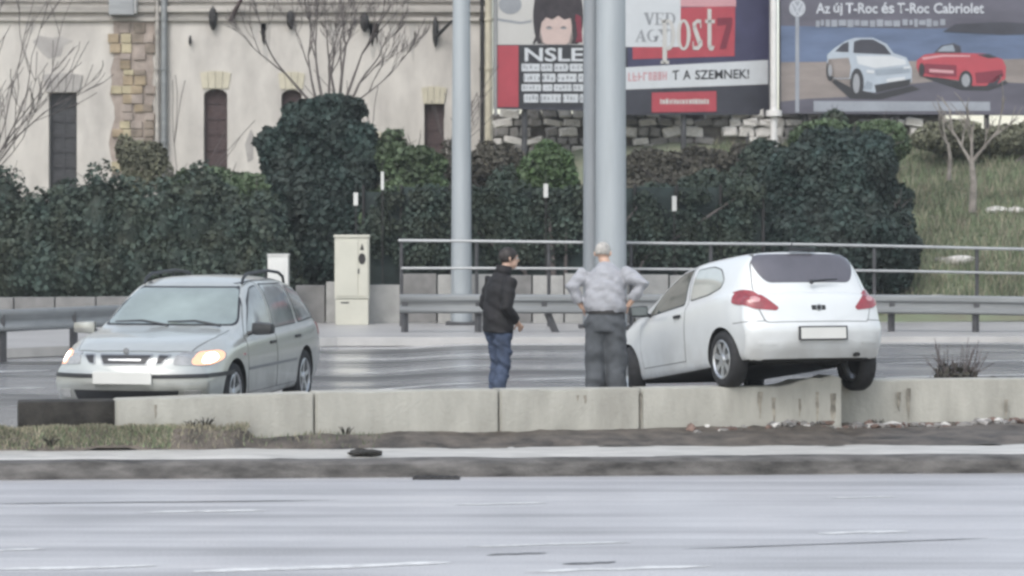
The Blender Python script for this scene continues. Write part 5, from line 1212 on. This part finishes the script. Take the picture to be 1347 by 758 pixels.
    for s, cond in ((1, LEFT), (-1, RIGHT)):
        fd = [(-.135, .30), (.90, .30), (.935, .45), (.92, .88), (.36, 1.30), (.10, 1.425), (-.13, 1.45)]
        fw = [(.78, .932), (-.085, .945), (-.085, 1.40), (.10, 1.375), (.35, 1.235)]
        d = door_set(bm, car, S, fd, [fw], None, cond, glass='side_glass')
        handle_at(bm, d, s, .03, .79, M['trim'], .19)
        rd = [(-.16, .30), (-.93, .30), (-1.02, .55), (-1.13, .75), (-1.15, .96), (-1.13, 1.44), (-.155, 1.45)]
        rw = [(-.21, .948), (-1.07, .965), (-1.07, 1.40), (-.21, 1.41)]
        d = door_set(bm, car, S, rd, [rw], None, cond, glass='side_glass')
        handle_at(bm, d, s, -.98, .81, M['trim'], .19)
        q = [(-1.20, .97), (-1.90, 1.0), (-1.93, 1.05), (-1.70, 1.27), (-1.50, 1.345), (-1.20, 1.37)]
        patch(bm, 'y', rpoly([(a + (.02 if a > -1.6 else -.02), b + (.018 if b > 1.2 else -.018)) for a, b in q], .05), cond, .004, 'quarter_frame', M['trim'], car, .003)
        patch(bm, 'y', rpoly(q, .05), cond, .007, 'quarter_window', M['side_glass'], car, .003)
        patch(bm, 'y', [(-.93, .535), (.93, .535), (.93, .565), (-.93, .565)], cond, .010, 'side_moulding', M['strip_grey'], car, .006)
        mirror_part(car, s, (.76, 1.0, .965), S if s < 0 else M['trim'], (.12, .24, .13))
        b = MB(); pts = [(.10, s * .56, 1.43), (.04, s * .555, 1.485), (-.10, s * .55, 1.53), (-.9, s * .55, 1.555), (-1.35, s * .55, 1.525), (-1.55, s * .545, 1.475), (-1.62, s * .54, 1.40)]
        b.tube(pts, [.016, .018, .019, .019, .019, .018, .016], 8)
        b.tube([(-.85, s * .55, 1.55), (-.85, s * .55, 1.45)], .016, 6); b.build('roof_rail', M['trim'], car, True)
        tl = [(-2.44, .75), (-2.15, .78), (-2.18, 1.02), (-2.40, 1.02)]
        patch(bm, 'y', rpoly(tl, .03), lambda c, n, s=s: n.y * s > .1 and c.x < -2.0, .005, 'tail_light', M['tail_red'], car, .004)
        ind = [(1.02, .70), (1.09, .70), (1.09, .725), (1.02, .725)]
        patch(bm, 'y', ind, cond, .006, 'side_indicator', M['tail_pale'], car, .003)
    patch(bm, 'x', rpoly([(-.58, 1.04), (.58, 1.04), (.50, 1.36), (-.50, 1.36)], .05), lambda c, n: c.x < -1.7 and n.x < -.2, .006, 'rear_window', M['dark_glass'], car, .003)
    for x0, y0, x1, y1 in ((1.0, .60, .93, -.02), (1.0, .02, .95, -.60)):
        b = MB(); b.tube([(x0, y0 , 1.005), ((x0 + x1) / 2 - .05, (y0 + y1) / 2, 1.052), (x1 - .04, y1, 1.040)], [.014, .012, .008], 6); b.build('wiper', M['trim'], car, True)
    b = MB(); b.bbox((.26, 0, 1.345), (.03, .20, .045), .012); b.build('rear_view_mirror', M['trim'], car, True)
    for x in (1.35, -1.35):
        for s in (1, -1): car_wheel(car, (x, s * .775, .32), .322, s, .212, 5 if x > 0 else 5, 0, .205)
    bm.free()
    return car
# ================================================================== people
def ring_tube(mb, pts, rad, n=14):
    mb.tube(pts, rad, n)
def fuse(mb, name, m, parent, vox, it=6, wr=0, wscale=.12, seed=0):
    """joins overlapping lofts into one continuous surface, smooths it and adds folds"""
    me = mb.mesh(name); o = bpy.data.objects.new(name, me); C.objects.link(o)
    r = o.modifiers.new('r', 'REMESH'); r.mode = 'VOXEL'; r.voxel_size = vox
    s = o.modifiers.new('s', 'SMOOTH'); s.iterations = it; s.factor = .5
    dg = bpy.context.evaluated_depsgraph_get(); dg.update()
    nm = bpy.data.meshes.new_from_object(o.evaluated_get(dg)); nm.name = name; bpy.data.objects.remove(o)
    if wr:
        k = len(nm.vertices); co = np.empty(k * 3, np.float32); no = np.empty(k * 3, np.float32)
        nm.vertices.foreach_get('co', co); nm.vertices.foreach_get('normal', no); co = co.reshape(-1, 3); no = no.reshape(-1, 3)
        f = vnoise(co[:, 0] / wscale + co[:, 2] / wscale * .9, co[:, 2] / wscale * 1.6 + co[:, 1] / wscale, seed) + .5 * vnoise(co[:, 0] / wscale * 2.3 - co[:, 2] / wscale, co[:, 1] / wscale * 2 + co[:, 2] / wscale * 2.4, seed + 1)
        co += no * ((f - .75) * wr)[:, None]; nm.vertices.foreach_set('co', co.astype(np.float32).reshape(-1)); nm.update()
    return link(name, nm, m, parent, True)
def hand(mb, wrist, d, palm_n, s=1, curl=.5):
    """palm, four fingers of different lengths and a thumb from the side of the palm"""
    d = Vector(d).normalized(); n = Vector(palm_n); n = (n - d * n.dot(d)).normalized(); sd = d.cross(n).normalized() * s; w = Vector(wrist)
    mb.tube([w, w + d * .03, w + d * .085], [(.026, .018), (.038, .017), (.040, .014)], 10)
    mb.tube([w + sd * -.004 + d * .02, w + d * .088 + sd * .02], [.016, .013], 8); mb.tube([w + d * .02 - sd * .004, w + d * .088 - sd * .02], [.016, .013], 8)
    for k, (off, L) in enumerate(((.031, .070), (.010, .080), (-.011, .074), (-.030, .058))):
        p = w + d * .082 + sd * off; q = [p]; dd = d.copy()
        for seg in (.45, .32, .23):
            dd = (dd + n * curl * .6).normalized(); q.append(q[-1] + dd * L * seg)
        mb.tube(q, [.0095, .009, .0085, .0065], 7)
    p = w + d * .025 + sd * .030; t1 = p + (d * .6 + sd * .8 + n * .2).normalized() * .040; t2 = t1 + (d * .9 + sd * .25 + n * .4).normalized() * .030
    mb.tube([w + d * .015 + sd * .012, p, t1, t2], [.014, .013, .0105, .0075], 7)
def head_shape(mb, c, f, up=(0, 0, 1), r=.095):
    """head facing f: skull, jaw, nose, ears, brow"""
    c = Vector(c); f = Vector(f).normalized(); u = Vector(up).normalized(); f = (f - u * f.dot(u)).normalized(); s = u.cross(f)
    B = Matrix((s, f, u)).transposed()
    at = lambda x, y, z: c + B @ Vector((x, y, z))
    e = B.to_euler()
    mb.ball(at(0, -.012, .025), .1, 3, (.078 / .1, .098 / .1, .092 / .1), 0, e)
    mb.ball(at(0, .022, -.045), .1, 3, (.060 / .1, .070 / .1, .072 / .1), 0, e)
    mb.ball(at(0, .060, -.092), .022, 2, (1.2, 1, .8), 0, e)
    mb.tube([at(0, .088, .015), at(0, .108, -.025), at(0, .088, -.036)], [.009, .014, .010], 8)
    mb.tube([at(-.05, .070, .028), at(0, .088, .032), at(.05, .070, .028)], [.010, .012, .010], 8)
    mb.tube([at(-.026, .076, -.062), at(0, .088, -.060), at(.026, .076, -.062)], [.006, .009, .006], 6)
    for k in (-1, 1):
        mb.tube([at(k * .076, -.012, .022), at(k * .092, -.022, .010), at(k * .088, -.018, -.022), at(k * .074, -.008, -.034)], [.008, .013, .011, .007], 8)
    return at
def face_bits(at, parent):
    b = MB()
    for k in (-1, 1): b.ball(at(k * .030, .078, .008), .012, 2)
    b.build('eye', M['p_white'], parent, True)
def hair_cap(at, name, m, parent, long=0):
    b = MB(); n = 26; k = 12; vs = []
    for i in range(k + 1):
        th = i / k
        for j in range(n):
            a = 2 * math.pi * j / n; fr = max(0, math.sin(a))         # a = pi/2 is the forehead
            mx = 1.95 - .85 * fr ** 1.2 + long * (1 - fr)
            q = th * mx; jit = 1 + .045 * float(vnoise(i * .9, j * 1.3, 5) - .5)
            vs.append(at(.087 * jit * math.sin(q) * math.cos(a), -.014 + .107 * jit * math.sin(q) * math.sin(a), .026 + .101 * jit * math.cos(q)))
    fs = [(i * n + j, i * n + (j + 1) % n, (i + 1) * n + (j + 1) % n, (i + 1) * n + j) for i in range(k) for j in range(n)]
    b.add(vs, fs); o = b.build(name, m, parent, True)
    md = o.modifiers.new('t', 'SOLIDIFY'); md.thickness = .012; md.offset = -1
    return o
def shoe(mb, heel, toe, r=.045):
    h, t = Vector(heel), Vector(toe); m_ = h.lerp(t, .5)
    mb.tube([h + Vector((0, 0, .055)), h.lerp(t, .15) + Vector((0, 0, .05)), m_ + Vector((0, 0, .042)), h.lerp(t, .8) + Vector((0, 0, .035)), t + Vector((0, 0, .028))], [(.030, .05), (.040, .05), (.044, .042), (.048, .034), (.026, .022)], 12)

def man_black():
    """back three-quarter view, leaning a little towards the hatchback (local +y is where he faces)"""
    D = 24.75; p = thing('person', 'person in a black jacket and blue jeans, standing with back half turned', 'person', (PX(657, D), D, ZF), R(-58), )
    # joints
    hipz = .93
    pel = Vector((0, -.02, .95)); chest = Vector((0, .02, 1.30)); neck = Vector((0, .065, 1.52)); hd = Vector((0, .125, 1.645))
    bd = MB()
    bd.tube([(0, -.02, .86), (0, -.02, .98), (0, -.01, 1.10), chest, (0, .03, 1.42), (0, .045, 1.49)], [(.15, .10), (.155, .105), (.135, .095), (.16, .11), (.15, .095), (.07, .06)], 16)
    bd.tube([(0, .04, 1.46), neck, hd - Vector((0, .01, .04))], [.06, .055, .056], 12)
    at = head_shape(bd, hd, (.25, 1, -.06))
    sh = [Vector((s * .185, .03, 1.43)) for s in (-1, 1)]
    el = [Vector((-.235, -.05, 1.14)), Vector((.235, -.06, 1.13))]; wr_ = [Vector((-.165, .115, .955)), Vector((.165, .125, .965))]
    for k in range(2):
        bd.tube([sh[k], sh[k].lerp(el[k], .5), el[k], el[k].lerp(wr_[k], .6), wr_[k]], [.05, .047, .04, .034, .027], 10)
        hand(bd, wr_[k], (wr_[k] - el[k]).normalized() + Vector((0, .1, -.3)), (1 if k == 0 else -1, .2, 0), 1 if k == 0 else -1, .55)
    hips = [Vector((s * .085, -.02, .90)) for s in (-1, 1)]; kn = [Vector((-.10, .045, .50)), Vector((.085, .01, .49))]; an = [Vector((-.085, -.03, .09)), Vector((.07, -.11, .09))]
    for k in range(2):
        bd.tube([hips[k], hips[k].lerp(kn[k], .5), kn[k], kn[k].lerp(an[k], .4), an[k]], [.082, .072, .055, .050, .038], 12)
        bd.tube([an[k], an[k] + Vector((0, .06, -.045)), an[k] + Vector((0, .15, -.06))], [.036, .036, .022], 8)
    fuse(bd, 'body', M['skin'], p, .0085, 3)
    jk = MB()
    jk.tube([(0, -.03, .84), (0, -.025, .95), (0, -.02, 1.10), (0, .0, 1.28), (0, .02, 1.40), (0, .04, 1.48), (0, .06, 1.545)], [(.205, .155), (.20, .15), (.19, .145), (.20, .15), (.185, .13), (.105, .09), (.080, .080)], 20)
    for k in range(2):
        jk.tube([sh[k] + Vector((0, 0, .005)), sh[k].lerp(el[k], .5), el[k], el[k].lerp(wr_[k], .55), wr_[k] + (wr_[k] - el[k]).normalized() * -.01], [.078, .075, .066, .06, .050], 12)
    fuse(jk, 'jacket', M['jacket'], p, .013, 7, .020, .12, 3)
    cl = MB(); cl.tube([(0, .035, 1.475), (0, .052, 1.525), (0, .06, 1.568)], [(.10, .09), (.088, .085), (.090, .088)], 18, cap=False)
    c_ = cl.build('collar', M['jacket'], p, True); md = c_.modifiers.new('t', 'SOLIDIFY'); md.thickness = .014
    tr = MB(); tr.tube([(0, -.02, .82), (0, -.02, .93), (0, -.02, 1.0)], [(.165, .125), (.170, .125), (.155, .115)], 16)
    for k in range(2):
        tr.tube([hips[k], hips[k].lerp(kn[k], .5), kn[k], kn[k].lerp(an[k], .5), an[k] + Vector((0, 0, .0)), an[k] + Vector((0, .01, -.045))], [.105, .097, .080, .074, .072, .074], 14)
    fuse(tr, 'jeans', M['jeans'], p, .012, 6, .028, .09, 9)
    for k in range(2):
        s_ = MB(); shoe(s_, an[k] + Vector((0, -.06, -.09)), an[k] + Vector((0, .20, -.09))); s_.build('shoe', M['shoe'], p, True)
    hair_cap(at, 'hair', M['hair_dark'], p, .28); face_bits(at, p)
    return p
def man_grey():
    """seen from behind, hands on the hips, elbows out, head bowed (local +y is where he faces)"""
    D = 24.9; p = thing('person', 'person in a pale grey top and grey trousers seen from behind with hands on hips', 'person', (PX(796, D), D, ZF), R(-10))
    hd = Vector((-.035, .10, 1.70)); bd = MB()
    bd.tube([(0, 0, .92), (0, -.01, 1.03), (0, -.01, 1.16), (0, .0, 1.36), (0, .015, 1.47), (0, .03, 1.55)], [(.165, .115), (.165, .115), (.15, .105), (.18, .12), (.17, .105), (.075, .065)], 16)
    bd.tube([(0, .02, 1.50), (0, .05, 1.58), hd - Vector((0, .02, .04))], [.064, .06, .058], 12)
    at = head_shape(bd, hd, (.1, 1, -.25), (0, .22, 1))
    sh = [Vector((-.20, .01, 1.49)), Vector((.20, .01, 1.50))]; el = [Vector((-.365, -.06, 1.33)), Vector((.425, -.05, 1.375))]; wr_ = [Vector((-.245, -.01, 1.10)), Vector((.255, .0, 1.13))]
    for k in range(2):
        bd.tube([sh[k], sh[k].lerp(el[k], .5), el[k], el[k].lerp(wr_[k], .5), wr_[k]], [.055, .05, .042, .037, .028], 10)
        s = -1 if k == 0 else 1
        hand(bd, wr_[k], (-s * .75, .10, -.35), (-s * .25, .95, .1), s, .25)
    hips = [Vector((s * .095, 0, .95)) for s in (-1, 1)]; kn = [Vector((-.115, .02, .51)), Vector((.125, .03, .51))]; an = [Vector((-.10, -.04, .09)), Vector((.13, -.02, .09))]
    for k in range(2):
        bd.tube([hips[k], hips[k].lerp(kn[k], .5), kn[k], kn[k].lerp(an[k], .4), an[k]], [.09, .078, .058, .053, .04], 12)
        bd.tube([an[k], an[k] + Vector((0, .06, -.045)), an[k] + Vector((0, .16, -.06))], [.038, .038, .024], 8)
    fuse(bd, 'body', M['skin'], p, .0085, 3)
    jk = MB()
    jk.tube([(0, -.015, 1.062), (0, -.02, 1.115), (0, -.02, 1.22), (0, -.005, 1.38), (0, .01, 1.48), (0, .03, 1.56), (0, .045, 1.60)], [(.215, .158), (.236, .172), (.226, .162), (.220, .152), (.205, .13), (.115, .095), (.078, .075)], 20)
    for k in range(2):
        jk.tube([sh[k] + Vector((0, 0, .01)), sh[k].lerp(el[k], .5), el[k], el[k].lerp(wr_[k], .45), el[k].lerp(wr_[k], .72)], [.092, .085, .074, .066, .058], 12)
    fuse(jk, 'pullover', M['sweater'], p, .013, 6, .028, .12, 5)
    tr = MB(); tr.tube([(0, -.005, .86), (0, -.01, .96), (0, -.01, 1.06), (0, -.01, 1.10)], [(.20, .15), (.205, .155), (.185, .14), (.175, .13)], 18)
    for k in range(2):
        tr.tube([hips[k], hips[k].lerp(kn[k], .5), kn[k], kn[k].lerp(an[k], .5), an[k], an[k] + Vector((0, .01, -.05))], [.128, .124, .112, .108, .110, .114], 14)
    fuse(tr, 'trousers', M['trousers'], p, .013, 6, .026, .15, 12)
    bl = MB(); bl.tube([(0, -.012, 1.045), (0, -.012, 1.088)], [(.208, .158), (.205, .156)], 24); bl.build('belt', M['belt'], p, True)
    for k in range(2):
        s_ = MB(); shoe(s_, an[k] + Vector((0, -.06, -.09)), an[k] + Vector((0, .21, -.09))); s_.build('shoe', M['shoe'], p, True)
    hair_cap(at, 'hair', M['hair_grey'], p, .2); face_bits(at, p)
    return p
# ================================================================== cars and people in place
sa = silver_estate(); sa.location = (-3.50, 25.25, ZF - .06); sa.rotation_euler = (0, 0, R(-100.3))
co = white_hatchback(); YAW, PITCH, ROLL = R(20.5), R(7.3), R(0.3)
rm = (Matrix.Rotation(math.pi / 2 + YAW, 3, 'Z') @ Matrix.Rotation(PITCH, 3, 'Y') @ Matrix.Rotation(ROLL, 3, 'X'))
co.rotation_mode = 'XYZ'; co.rotation_euler = rm.to_euler()
co.location = Vector((2.315, 24.32, .93)) - rm @ Vector((-1.2555, .765, .312))
man_black(); man_grey()
# ================================================================== damp air
hm = bpy.data.materials.new('haze'); hm.use_nodes = True; n_ = hm.node_tree.nodes; n_.clear()
ho = n_.new('ShaderNodeOutputMaterial'); hv = n_.new('ShaderNodeVolumePrincipled'); hv.inputs['Color'].default_value = (.86, .90, .93, 1); hv.inputs['Density'].default_value = .0009; hv.inputs['Anisotropy'].default_value = .2
hm.node_tree.links.new(hv.outputs[0], ho.inputs['Volume'])
hb = MB(); hb.box((0, 100, 7.5), (540, 540, 17.8)); hb.build('haze', hm, None, False, 'stuff')
